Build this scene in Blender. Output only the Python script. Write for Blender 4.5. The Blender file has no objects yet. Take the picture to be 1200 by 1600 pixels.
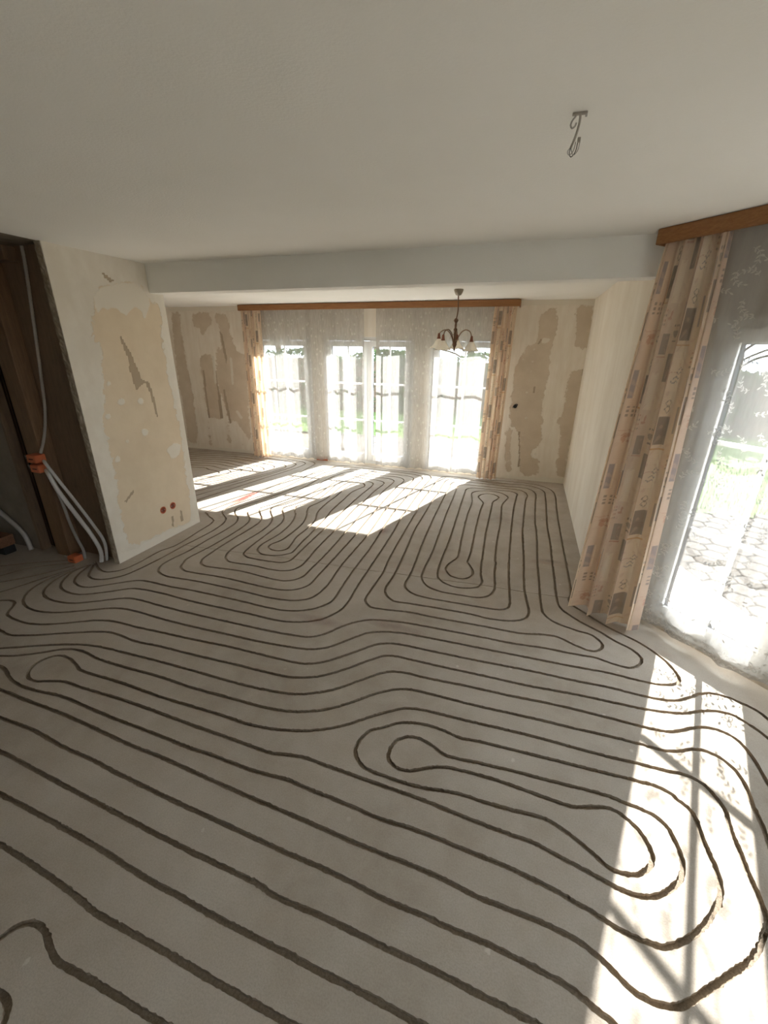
import bpy, bmesh, math, random
import numpy as np
from mathutils import Vector, Matrix
from mathutils.geometry import delaunay_2d_cdt

random.seed(7)
RNG = np.random.default_rng(7)
scene = bpy.context.scene
COL = scene.collection

# ------------------------------------------------------------------ camera
CAM_H = 1.84698
FOCAL_PX = 656.143
YAW, PITCH, ROLL = -0.312151, 0.374466, 0.011544
cam_data = bpy.data.cameras.new("camera")
cam = bpy.data.objects.new("camera", cam_data)
COL.objects.link(cam)
fw = Vector((math.sin(YAW) * math.cos(PITCH), math.cos(YAW) * math.cos(PITCH), -math.sin(PITCH)))
r0 = Vector((math.cos(YAW), -math.sin(YAW), 0))
u0 = r0.cross(fw)
right = math.cos(ROLL) * r0 + math.sin(ROLL) * u0
up = -math.sin(ROLL) * r0 + math.cos(ROLL) * u0
cam.matrix_world = Matrix(((right.x, up.x, -fw.x, 0), (right.y, up.y, -fw.y, 0), (right.z, up.z, -fw.z, CAM_H), (0, 0, 0, 1)))
cam_data.sensor_fit = 'VERTICAL'
cam_data.sensor_height = 36.0
cam_data.lens = 36.0 * FOCAL_PX / 1600.0
cam_data.clip_start = 0.02
scene.camera = cam

# ------------------------------------------------------------------ sky, sun, exposure
SUN_AZ, SUN_EL = math.radians(17.9), math.radians(33.2)
world = bpy.data.worlds.new("sky")
scene.world = world
world.use_nodes = True
bg = world.node_tree.nodes["Background"]
bg.inputs[0].default_value = (0.80, 0.89, 1.0, 1)
bg.inputs[1].default_value = 3.2
sun_data = bpy.data.lights.new("sun", 'SUN')
sun_data.energy = 15.5
sun_data.angle = math.radians(0.6)
sun_data.color = (1.0, 0.95, 0.915)
sun = bpy.data.objects.new("sun", sun_data)
COL.objects.link(sun)
to_sun = Vector((math.sin(SUN_AZ) * math.cos(SUN_EL), math.cos(SUN_AZ) * math.cos(SUN_EL), math.sin(SUN_EL)))
sun.rotation_euler = to_sun.to_track_quat('Z', 'Y').to_euler()
sun.location = to_sun * 30
vs = scene.view_settings
vs.view_transform = 'Standard'
vs.look = 'None'
vs.gamma = 1.0
vs.use_curve_mapping = False
vs.exposure = 2.04
scene.cycles.max_bounces = 14
scene.cycles.diffuse_bounces = 8
scene.cycles.transmission_bounces = 10
scene.cycles.transparent_max_bounces = 24
scene.cycles.sample_clamp_indirect = 6.0

# ------------------------------------------------------------------ tracing data (metres, on the floor / on the walls)
GROOVES = [
[(-3.434,3.738),(-3.390,3.721),(-3.314,3.659),(-3.235,3.619),(-3.176,3.573),(-3.146,3.501),(-3.129,3.312),(-3.104,2.897),(-3.147,2.789),(-3.152,2.499),(-3.187,2.363),(-3.282,2.303),(-3.374,2.319),(-3.454,2.362),(-3.543,2.410)],
[(-1.927,6.282),(-2.158,6.319),(-2.662,6.303),(-2.957,5.941),(-3.052,4.824),(-3.202,4.322),(-3.291,3.994),(-3.258,3.834),(-3.178,3.748),(-3.075,3.660),(-3.025,3.559),(-2.997,3.332),(-3.020,2.964),(-3.024,2.832),(-3.032,2.615),(-3.056,2.409),(-3.091,2.294),(-3.184,2.205),(-3.271,2.181),(-3.357,2.207),(-3.435,2.292),(-3.501,2.377)],
[(-1.933,6.199),(-2.231,6.210),(-2.615,6.192),(-2.826,5.830),(-2.940,4.805),(-3.085,4.262),(-3.171,4.013),(-3.132,3.896),(-3.057,3.808),(-2.958,3.717),(-2.904,3.616),(-2.885,3.425),(-2.895,3.090),(-2.899,2.829),(-2.921,2.711),(-2.921,2.558),(-2.862,2.462),(-2.782,2.425),(-2.698,2.417),(-2.477,2.432),(-2.002,2.430),(-1.697,2.417),(-1.515,2.445),(-1.413,2.516),(-1.370,2.688),(-1.393,3.066),(-1.397,3.404),(-1.398,3.792),(-1.422,4.174),(-1.451,4.584),(-1.451,5.414),(-1.444,5.905),(-1.468,5.975),(-1.538,6.026),(-1.671,6.046),(-1.932,6.045),(-2.253,6.121)],
[(-1.936,6.043),(-2.240,6.086),(-2.563,6.067),(-2.733,5.749),(-2.818,4.762),(-2.932,4.243),(-3.014,4.023),(-2.990,3.947),(-2.912,3.844),(-2.823,3.750),(-2.778,3.661),(-2.756,3.498),(-2.760,3.067),(-2.794,2.712),(-2.770,2.665),(-2.742,2.595),(-2.663,2.546),(-2.573,2.541),(-2.253,2.557),(-1.774,2.540),(-1.614,2.570),(-1.522,2.669),(-1.512,2.887),(-1.514,3.362),(-1.522,3.748),(-1.561,4.579),(-1.559,4.603),(-1.577,5.444),(-1.558,5.755),(-1.591,5.851),(-1.673,5.918),(-1.767,5.933),(-1.979,5.910)],
[(-1.978,5.915),(-2.237,5.932),(-2.494,5.953),(-2.628,5.639),(-2.698,4.721),(-2.820,4.283),(-2.908,4.108),(-2.894,4.049),(-2.806,3.930),(-2.712,3.820),(-2.665,3.716),(-2.654,3.562),(-2.671,3.099),(-2.664,2.839),(-2.655,2.770),(-2.623,2.713),(-2.579,2.680),(-2.525,2.671),(-2.196,2.700),(-1.857,2.673),(-1.725,2.685),(-1.637,2.772),(-1.624,2.985),(-1.624,3.324),(-1.647,3.757),(-1.684,4.606),(-1.681,4.620),(-1.697,5.249),(-1.689,5.686),(-1.720,5.760),(-1.789,5.800),(-1.881,5.810),(-2.039,5.784)],
[(-2.036,5.784),(-2.246,5.816),(-2.437,5.839),(-2.550,5.560),(-2.593,4.703),(-2.695,4.304),(-2.776,4.155),(-2.761,4.080),(-2.684,3.973),(-2.588,3.849),(-2.534,3.733),(-2.505,3.519),(-2.532,3.034),(-2.511,2.934),(-2.464,2.857),(-2.411,2.816),(-2.355,2.810),(-2.148,2.821),(-1.963,2.811),(-1.854,2.822),(-1.780,2.860),(-1.737,2.955),(-1.761,3.350),(-1.773,3.765),(-1.815,4.596),(-1.805,4.636),(-1.811,5.171),(-1.796,5.543),(-1.829,5.614),(-1.892,5.654),(-1.961,5.672),(-2.110,5.660)],
[(-2.111,5.651),(-2.372,5.733),(-2.475,5.483),(-2.490,4.686),(-2.583,4.344),(-2.644,4.202),(-2.625,4.128),(-2.552,4.021),(-2.464,3.894),(-2.425,3.787),(-2.408,3.553),(-2.395,3.150),(-2.379,3.033),(-2.362,2.986),(-2.305,2.944),(-2.204,2.934),(-2.025,2.941),(-1.933,2.954),(-1.893,2.987),(-1.878,3.032),(-1.887,3.329),(-1.896,3.762),(-1.926,4.630),(-1.928,4.985),(-1.929,5.454),(-1.965,5.523),(-2.035,5.560),(-2.119,5.550),(-2.207,5.581)],
[(-2.284,5.519),(-2.410,5.406),(-2.389,4.669),(-2.470,4.384),(-2.519,4.294),(-2.519,4.271),(-2.468,4.151),(-2.384,4.016),(-2.319,3.825),(-2.286,3.544),(-2.302,3.347),(-2.319,3.234),(-2.305,3.147),(-2.270,3.082),(-2.203,3.042),(-2.129,3.040),(-2.024,3.073),(-1.971,3.123),(-1.947,3.153),(-1.963,3.371),(-1.992,3.769),(-2.033,4.174),(-2.051,4.266),(-2.074,4.729),(-2.087,5.034),(-2.063,5.153),(-2.015,5.324),(-2.029,5.378),(-2.099,5.465),(-2.178,5.474)],
[(-2.178,5.474),(-2.266,5.475),(-2.317,5.308),(-2.299,4.674),(-2.338,4.457),(-2.364,4.326),(-2.325,4.202),(-2.248,4.033),(-2.197,3.868),(-2.177,3.595),(-2.185,3.376),(-2.232,3.253),(-2.230,3.208),(-2.192,3.165),(-2.121,3.146),(-2.060,3.167),(-2.029,3.222),(-2.045,3.342),(-2.076,3.477),(-2.078,3.766),(-2.101,3.962),(-2.174,4.156),(-2.205,4.296),(-2.221,4.677),(-2.217,4.694),(-2.230,5.149),(-2.215,5.350),(-2.173,5.393)],
[(-3.523,2.360),(-3.461,2.194),(-3.392,2.106),(-3.289,2.061),(-3.193,2.068),(-3.054,2.169),(-2.936,2.264),(-2.878,2.290),(-2.801,2.298),(-2.581,2.294),(-2.366,2.304),(-1.910,2.303),(-1.621,2.296),(-1.469,2.316),(-1.342,2.379),(-1.265,2.468),(-1.233,2.544),(-1.244,2.758),(-1.259,3.081),(-1.264,3.450),(-1.306,4.098),(-1.332,4.557),(-1.330,4.598),(-1.331,5.419),(-1.326,5.970),(-1.354,6.058),(-1.424,6.128),(-1.521,6.158),(-1.738,6.188),(-1.933,6.199)],
[(-3.522,2.347),(-3.551,2.221),(-3.491,2.085),(-3.414,2.005),(-3.292,1.963),(-3.153,1.969),(-3.003,2.053),(-2.848,2.167),(-2.768,2.185),(-2.580,2.192),(-2.255,2.177),(-1.752,2.180),(-1.482,2.180),(-1.334,2.217),(-1.217,2.287),(-1.141,2.401),(-1.114,2.487),(-1.129,2.864),(-1.147,3.491),(-1.177,4.115),(-1.201,4.407),(-1.201,4.644),(-1.215,5.462),(-1.214,5.655),(-1.208,6.035),(-1.226,6.118),(-1.290,6.210),(-1.388,6.245),(-1.631,6.276),(-1.927,6.282)],
[(-3.533,2.344),(-3.564,2.217),(-3.560,2.075),(-3.509,1.954),(-3.448,1.892),(-3.355,1.851),(-3.253,1.839),(-3.095,1.859),(-2.948,1.938),(-2.778,2.043),(-2.684,2.060),(-2.441,2.051),(-2.140,2.046),(-1.862,2.049),(-1.597,2.052),(-1.349,2.063),(-1.192,2.089),(-1.121,2.141),(-1.024,2.278),(-0.936,2.364),(-0.854,2.410),(-0.774,2.429),(-0.636,2.451),(-0.426,2.460),(-0.092,2.466),(0.120,2.468),(0.324,2.487),(0.520,2.488),(0.635,2.495),(0.751,2.465),(0.832,2.463),(0.891,2.513),(0.917,2.583),(0.878,2.659),(0.791,2.715),(0.703,2.794),(0.556,2.901),(0.453,3.027),(0.436,3.150),(0.433,3.463),(0.428,3.782),(0.427,4.166),(0.413,4.637),(0.416,5.082),(0.419,5.696),(0.405,5.975),(0.327,6.099),(0.163,6.177),(-0.117,6.157),(-0.439,6.144),(-0.738,6.164),(-0.890,6.130),(-0.966,6.015),(-0.974,5.864),(-0.972,5.550),(-0.966,5.405),(-0.973,5.094),(-0.965,4.336),(-0.960,4.053),(-0.918,3.514),(-0.894,3.097),(-0.895,2.839),(-0.859,2.751),(-0.782,2.693),(-0.667,2.698),(-0.479,2.706),(-0.189,2.712),(-0.059,2.700),(0.110,2.727),(0.198,2.788),(0.225,2.872),(0.213,3.002),(0.190,3.189),(0.172,3.883),(0.153,4.394),(0.155,4.633),(0.160,4.936),(0.172,5.474),(0.190,5.682),(0.167,5.816),(0.081,5.914),(-0.137,5.911),(-0.415,5.907),(-0.620,5.904),(-0.709,5.887),(-0.754,5.803),(-0.756,5.666),(-0.737,5.212),(-0.716,4.548),(-0.669,3.630),(-0.669,3.256),(-0.657,3.112),(-0.598,3.008),(-0.492,2.953),(-0.295,2.946),(-0.145,2.961),(-0.076,3.022),(-0.046,3.121),(-0.065,3.376),(-0.072,3.607),(-0.077,3.623),(-0.093,4.177),(-0.089,4.547),(-0.098,4.843),(-0.107,5.216),(-0.068,5.421),(-0.054,5.543),(-0.145,5.685),(-0.288,5.724),(-0.457,5.670),(-0.523,5.584),(-0.528,5.492),(-0.498,5.298),(-0.480,5.150),(-0.476,4.666),(-0.448,4.052),(-0.419,3.604),(-0.421,3.586),(-0.482,3.416),(-0.486,3.320),(-0.420,3.224),(-0.320,3.207),(-0.255,3.281),(-0.252,3.371),(-0.312,3.507),(-0.317,3.519),(-0.315,3.747),(-0.335,4.274),(-0.347,4.809),(-0.346,5.198),(-0.359,5.251),(-0.429,5.424),(-0.408,5.518),(-0.330,5.593),(-0.233,5.581),(-0.170,5.501),(-0.188,5.394),(-0.223,5.316),(-0.225,4.965),(-0.221,4.306),(-0.202,3.765),(-0.181,3.360),(-0.156,3.189),(-0.187,3.111),(-0.286,3.063),(-0.392,3.061),(-0.499,3.125),(-0.537,3.212),(-0.556,3.699),(-0.555,3.774),(-0.584,4.564),(-0.612,5.257),(-0.624,5.602),(-0.625,5.695),(-0.569,5.773),(-0.404,5.794),(-0.185,5.798),(-0.023,5.802),(0.051,5.738),(0.053,5.564),(0.037,5.176),(0.035,4.396),(0.042,3.872),(0.049,3.566),(0.062,3.278),(0.083,2.934),(0.068,2.879),(0.011,2.842),(-0.083,2.831),(-0.376,2.822),(-0.568,2.822),(-0.665,2.843),(-0.743,2.905),(-0.763,2.978),(-0.763,3.163),(-0.793,3.616),(-0.813,3.922),(-0.837,4.474),(-0.856,5.169),(-0.859,5.480),(-0.859,5.706),(-0.874,5.860),(-0.840,5.976),(-0.742,6.033),(-0.429,6.043),(-0.110,6.018),(0.110,6.039),(0.230,5.987),(0.288,5.860),(0.289,5.328),(0.284,4.672),(0.292,4.594),(0.298,4.192),(0.297,3.753),(0.307,3.330),(0.314,3.060),(0.334,2.888),(0.419,2.803),(0.523,2.767),(0.544,2.758),(0.645,2.737),(0.692,2.672),(0.696,2.631),(0.665,2.578),(0.614,2.556),(0.528,2.582),(0.411,2.639),(0.327,2.634),(0.168,2.598),(-0.106,2.593),(-0.453,2.585),(-0.636,2.586),(-0.817,2.560),(-0.933,2.560),(-0.993,2.632),(-1.002,2.751),(-0.998,3.111),(-1.017,3.276),(-1.051,3.915),(-1.088,4.749),(-1.096,4.770),(-1.097,5.393),(-1.097,5.882),(-1.075,6.106),(-1.016,6.218),(-0.872,6.248),(-0.686,6.227),(-0.123,6.280),(0.105,6.280),(0.329,6.238),(0.458,6.146),(0.531,5.984),(0.538,5.182),(0.540,4.682),(0.544,4.161),(0.552,3.652),(0.551,3.276),(0.529,3.123),(0.621,3.013),(0.765,2.873),(0.943,2.750),(1.033,2.647),(1.080,2.547),(1.095,2.459),(1.080,2.420),(1.048,2.391),(0.966,2.363),(0.864,2.360),(0.692,2.371),(0.509,2.363),(0.223,2.355),(-0.080,2.349),(-0.401,2.342),(-0.602,2.332),(-0.734,2.305),(-0.835,2.257),(-0.917,2.166),(-1.033,2.031),(-1.123,1.979),(-1.262,1.953),(-1.517,1.934),(-1.769,1.928),(-2.032,1.922),(-2.316,1.924),(-2.552,1.936),(-2.695,1.926),(-2.773,1.899),(-2.944,1.806),(-3.090,1.734),(-3.243,1.703),(-3.375,1.718),(-3.476,1.762),(-3.579,1.871),(-3.623,2.053),(-3.577,2.212)],
[(-3.897,0.964),(-2.432,0.961),(-2.195,0.962),(-1.941,0.940),(-1.723,0.932),(-1.591,0.920),(-1.460,0.913),(-1.314,0.904),(-1.136,0.896),(-0.968,0.890),(-0.811,0.884),(-0.661,0.877),(-0.522,0.875),(-0.388,0.868),(-0.260,0.857),(-0.141,0.856),(-0.027,0.852),(0.081,0.851),(0.184,0.845),(0.283,0.836),(0.375,0.822),(0.419,0.804),(0.473,0.787),(0.515,0.767),(0.620,0.745),(0.780,0.755),(0.950,0.830),(1.100,0.940),(1.142,1.376),(1.156,1.530),(1.162,1.570),(1.165,1.638),(1.166,1.695),(1.176,1.782),(1.164,1.852),(1.130,1.902),(1.072,1.930),(1.009,1.923),(0.937,1.887),(0.870,1.869),(0.765,1.872),(0.619,1.872),(0.466,1.866),(0.308,1.866),(0.144,1.860),(-0.115,1.852),(-0.316,1.854),(-0.428,1.848),(-0.499,1.826),(-0.602,1.757),(-0.709,1.655),(-0.815,1.568),(-0.915,1.517),(-1.014,1.485),(-1.152,1.467),(-1.357,1.463),(-1.625,1.457),(-1.866,1.466),(-2.108,1.461),(-2.373,1.465),(-2.490,1.484),(-2.583,1.480),(-2.657,1.451),(-2.752,1.386),(-2.866,1.319),(-2.958,1.284),(-3.686,1.017)],
[(1.005,1.184),(1.025,1.218),(1.032,1.297),(1.030,1.371),(1.032,1.458),(1.033,1.553),(1.041,1.624),(1.021,1.682),(0.995,1.726),(0.939,1.752),(0.840,1.748),(0.740,1.748),(0.600,1.743),(0.455,1.743),(0.305,1.746),(0.149,1.743),(-0.098,1.734),(-0.271,1.731),(-0.359,1.724),(-0.426,1.704),(-0.517,1.642),(-0.588,1.585),(-0.656,1.524),(-0.760,1.452),(-0.872,1.401),(-1.035,1.359),(-1.170,1.345),(-1.321,1.348),(-1.528,1.346),(-1.746,1.344),(-2.051,1.355),(-2.299,1.353),(-2.370,1.357),(-2.421,1.376),(-2.513,1.405),(-2.615,1.409),(-2.659,1.371),(-2.675,1.305),(-2.638,1.238),(-2.585,1.207),(-2.527,1.204),(-2.457,1.228),(-2.365,1.255),(-2.236,1.253),(-1.887,1.260),(-1.441,1.246),(-1.191,1.241),(-1.048,1.237),(-0.958,1.237),(-0.880,1.254),(-0.799,1.266),(-0.670,1.261),(-0.507,1.257),(-0.389,1.253),(-0.240,1.250),(-0.096,1.240),(0.040,1.230),(0.169,1.225),(0.262,1.222),(0.322,1.208),(0.407,1.191),(0.489,1.174),(0.557,1.160),(0.620,1.160),(0.676,1.179),(0.738,1.225),(0.774,1.264),(0.799,1.316),(0.803,1.369),(0.797,1.410),(0.782,1.462),(0.749,1.495),(0.691,1.511),(0.631,1.519),(0.568,1.528),(0.437,1.526),(0.300,1.520),(0.194,1.517),(0.010,1.507),(-0.118,1.495),(-0.165,1.497),(-0.227,1.527),(-0.298,1.547),(-0.354,1.538),(-0.402,1.498),(-0.420,1.434),(-0.409,1.388),(-0.360,1.357),(-0.299,1.362),(-0.251,1.387),(-0.189,1.419),(-0.131,1.435),(-0.056,1.442),(0.089,1.445),(0.264,1.434),(0.396,1.426),(0.428,1.430),(0.534,1.465),(0.585,1.468),(0.635,1.440),(0.670,1.405),(0.693,1.350),(0.697,1.319),(0.677,1.278),(0.649,1.249),(0.624,1.232),(0.578,1.220),(0.524,1.224),(0.472,1.258),(0.416,1.290),(0.375,1.310),(0.320,1.331),(0.263,1.336),(0.165,1.329),(0.030,1.325),(-0.054,1.327),(-0.110,1.321),(-0.216,1.303),(-0.312,1.298),(-0.405,1.300),(-0.486,1.306),(-0.533,1.324),(-0.572,1.365),(-0.582,1.417),(-0.557,1.500),(-0.488,1.554),(-0.416,1.607),(-0.352,1.629),(-0.268,1.639),(-0.182,1.632),(-0.106,1.617),(-0.002,1.627),(0.153,1.632),(0.302,1.637),(0.447,1.641),(0.585,1.645),(0.719,1.649),(0.784,1.647),(0.842,1.628),(0.861,1.606),(0.882,1.593),(0.906,1.551),(0.907,1.478),(0.912,1.405),(0.918,1.344),(0.914,1.295),(0.894,1.242),(0.871,1.209),(0.826,1.152),(0.784,1.109),(0.719,1.058),(0.664,1.028),(0.616,1.024),(0.569,1.026),(0.511,1.036),(0.448,1.054),(0.396,1.064),(0.360,1.074),(0.261,1.090),(0.144,1.103),(-0.009,1.110),(-0.120,1.116),(-0.241,1.120),(-0.344,1.115),(-0.569,1.128),(-0.729,1.135),(-0.815,1.142),(-0.876,1.138),(-0.952,1.132),(-1.020,1.130),(-1.250,1.136),(-1.342,1.133),(-1.547,1.141),(-1.875,1.149),(-2.121,1.163),(-2.275,1.170),(-2.476,1.152),(-2.600,1.155),(-2.698,1.176),(-2.797,1.212),(-2.855,1.221),(-3.184,1.207)],
[(-4.119,1.052),(-2.648,1.094),(-2.445,1.088),(-2.196,1.085),(-2.010,1.077),(-1.661,1.054),(-1.457,1.049),(-1.259,1.037),(-1.074,1.027),(-0.900,1.017),(-0.739,1.011),(-0.586,1.004),(-0.440,0.996),(-0.304,0.993),(-0.175,0.991),(-0.051,0.983),(0.051,0.971),(0.179,0.969),(0.260,0.968),(0.337,0.962),(0.387,0.955),(0.448,0.935),(0.500,0.905),(0.541,0.881),(0.583,0.873),(0.627,0.875),(0.668,0.887),(0.708,0.911),(0.753,0.947),(0.839,1.013),(0.931,1.087),(0.971,1.134),(1.005,1.184)],
[(-3.586,0.840),(-2.212,0.826),(-1.975,0.813),(-1.701,0.797),(-1.548,0.789),(-1.359,0.779),(-1.183,0.770),(-1.019,0.763),(-0.868,0.759),(-0.723,0.754),(-0.635,0.742),(-0.457,0.743),(-0.335,0.739),(-0.219,0.734),(-0.110,0.733),(-0.006,0.729),(0.094,0.722),(0.189,0.718),(0.257,0.714),(0.331,0.706),(0.500,0.645),(0.750,0.625),(1.000,0.700),(1.180,0.820),(1.280,0.940),(1.304,1.671),(1.277,1.824),(1.276,1.881),(1.272,1.967),(1.249,2.050),(1.195,2.092),(1.125,2.096),(1.061,2.074),(0.991,2.033),(0.925,2.002),(0.827,1.993),(0.676,1.998),(0.478,2.002),(0.354,2.001),(0.139,1.989),(-0.133,1.981),(-0.420,1.969),(-0.461,1.972),(-0.549,1.960),(-0.611,1.931),(-0.689,1.859),(-0.834,1.716),(-0.941,1.645),(-1.042,1.604),(-1.194,1.581),(-1.381,1.570),(-1.724,1.570),(-1.967,1.568),(-2.217,1.561),(-2.475,1.550),(-2.609,1.522),(-2.779,1.456),(-3.038,1.334),(-3.735,1.038)],
[(-3.141,0.663),(-1.977,0.682),(-1.673,0.673),(-1.391,0.660),(-1.129,0.639),(-0.962,0.633),(-0.902,0.629),(-0.698,0.622),(-0.511,0.619),(-0.394,0.615),(-0.285,0.614),(-0.179,0.610),(-0.078,0.606),(-0.002,0.603),(0.250,0.548),(0.600,0.505),(0.900,0.520),(1.200,0.650),(1.380,0.840),(1.460,1.100),(1.443,1.981),(1.399,2.120),(1.355,2.182),(1.289,2.237),(1.216,2.240),(1.132,2.212),(1.051,2.170),(0.977,2.148),(0.857,2.130),(0.737,2.125),(0.488,2.120),(0.225,2.102),(-0.053,2.099),(-0.318,2.093),(-0.451,2.093),(-0.598,2.090),(-0.657,2.070),(-0.739,1.995),(-0.851,1.875),(-0.967,1.778),(-1.069,1.730),(-1.145,1.711),(-1.305,1.702),(-1.532,1.697),(-1.826,1.687),(-2.079,1.682),(-2.269,1.671),(-2.424,1.685),(-2.512,1.688),(-2.611,1.661),(-2.800,1.578),(-2.983,1.494),(-3.104,1.452),(-3.160,1.447),(-3.246,1.462),(-3.708,1.496)],
[(-2.858,0.550),(-1.754,0.545),(-1.563,0.536),(-1.335,0.519),(-1.201,0.503),(-1.053,0.500),(-0.916,0.498),(-0.784,0.494),(-0.660,0.490),(-0.545,0.489),(-0.434,0.486),(-0.331,0.487),(0.100,0.425),(0.600,0.385),(1.000,0.420),(1.320,0.570),(1.520,0.800),(1.590,1.150),(1.502,2.110),(1.459,2.266),(1.424,2.322),(1.349,2.363),(1.337,2.371),(1.248,2.384),(1.176,2.358),(1.096,2.299),(1.020,2.253),(0.936,2.235),(0.838,2.233),(0.673,2.241),(0.498,2.235),(0.224,2.234),(-0.066,2.222),(-0.374,2.215),(-0.612,2.209),(-0.695,2.186),(-0.742,2.159),(-0.862,2.032),(-0.993,1.901),(-1.089,1.848),(-1.216,1.832),(-1.446,1.828),(-1.688,1.824),(-1.933,1.809),(-2.195,1.800),(-2.397,1.791),(-2.613,1.787),(-2.728,1.757),(-2.910,1.659),(-3.055,1.596),(-3.184,1.575),(-3.330,1.585),(-3.399,1.602),(-3.436,1.636),(-3.476,1.694),(-3.523,1.730),(-3.581,1.733),(-3.645,1.706),(-3.787,1.662)],
[(-1.490,0.256),(-1.440,0.352),(-1.427,0.382),(-1.392,0.410),(-1.356,0.417),(-1.305,0.407),(-1.256,0.386),(-1.211,0.372),(-1.141,0.371),(-1.041,0.372),(-0.911,0.371),(-0.779,0.370),(-0.697,0.369),(-0.350,0.270),(0.100,0.290),(0.600,0.265),(1.000,0.300),(1.400,0.450),(1.640,0.720),(1.720,1.150),(1.620,1.550),(1.400,1.800)],
[(-1.428,0.239),(-1.340,0.264),(-1.297,0.264),(-1.264,0.261),(-1.236,0.246),(-1.220,0.224),(-1.210,0.202),(-1.100,0.130),(-0.600,0.140),(0.000,0.160),(0.600,0.150),(1.100,0.180),(1.550,0.360),(1.780,0.680),(1.850,1.100),(1.780,1.500)],
[(-3.751,2.368),(-4.003,2.237),(-4.246,2.076),(-4.486,1.925)],
[(-3.700,2.333),(-3.973,2.134),(-4.061,1.962),(-4.211,1.773)],
[(-3.641,2.297),(-3.774,2.079),(-3.940,1.888),(-4.096,1.710)],
[(-3.587,2.269),(-3.665,2.083),(-3.729,1.898),(-3.779,1.789),(-3.944,1.626)],
[(-5.154,5.278),(-4.992,5.310),(-4.760,5.350),(-4.648,5.294),(-4.475,5.260),(-4.367,5.184),(-4.344,5.008),(-4.397,4.974),(-4.566,4.890)],
[(-5.255,5.390),(-5.089,5.421),(-4.757,5.481),(-4.532,5.418),(-4.358,5.382),(-4.251,5.304),(-4.231,5.122),(-4.313,5.009),(-4.509,4.824)],
[(-5.360,5.505),(-5.190,5.537),(-4.753,5.616),(-4.414,5.545),(-4.239,5.507),(-4.133,5.426),(-4.115,5.239),(-4.229,5.043),(-4.453,4.759)],
[(-5.469,5.626),(-5.296,5.658),(-4.743,5.745),(-4.257,5.624),(-4.083,5.585),(-3.979,5.502),(-3.965,5.314),(-4.121,5.047),(-4.387,4.682)],
[(-5.566,5.732),(-5.389,5.765),(-4.726,5.871),(-4.121,5.738),(-3.948,5.697),(-3.845,5.612),(-3.834,5.419),(-4.019,5.056),(-4.302,4.584)],
[(-5.666,5.843),(-5.486,5.875),(-4.725,6.014),(-4.028,5.904),(-3.853,5.860),(-3.749,5.771),(-3.741,5.570),(-3.932,5.078),(-4.200,4.466)],
[(-5.769,5.957),(-5.586,5.990),(-4.702,6.145),(-3.871,6.007),(-3.696,5.962),(-3.595,5.870),(-3.591,5.666),(-3.804,5.054),(-4.084,4.331)],
[(-5.876,6.075),(-5.689,6.108),(-4.706,6.296),(-3.781,6.178),(-3.605,6.129),(-3.503,6.034),(-3.501,5.821),(-3.710,5.054),(-3.965,4.193)],
[(-5.968,6.177),(-5.778,6.211),(-4.691,6.416),(-3.665,6.291),(-3.489,6.241),(-3.388,6.143),(-3.389,5.926),(-3.600,5.020),(-3.835,4.043)],
[(-6.052,6.270),(-5.859,6.303),(-4.659,6.519),(-3.510,6.349),(-3.335,6.298),(-3.237,6.199),(-3.216,5.886),(-3.208,5.536),(-3.219,4.948),(-3.324,4.331),(-3.396,3.979),(-3.434,3.738)],
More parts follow.
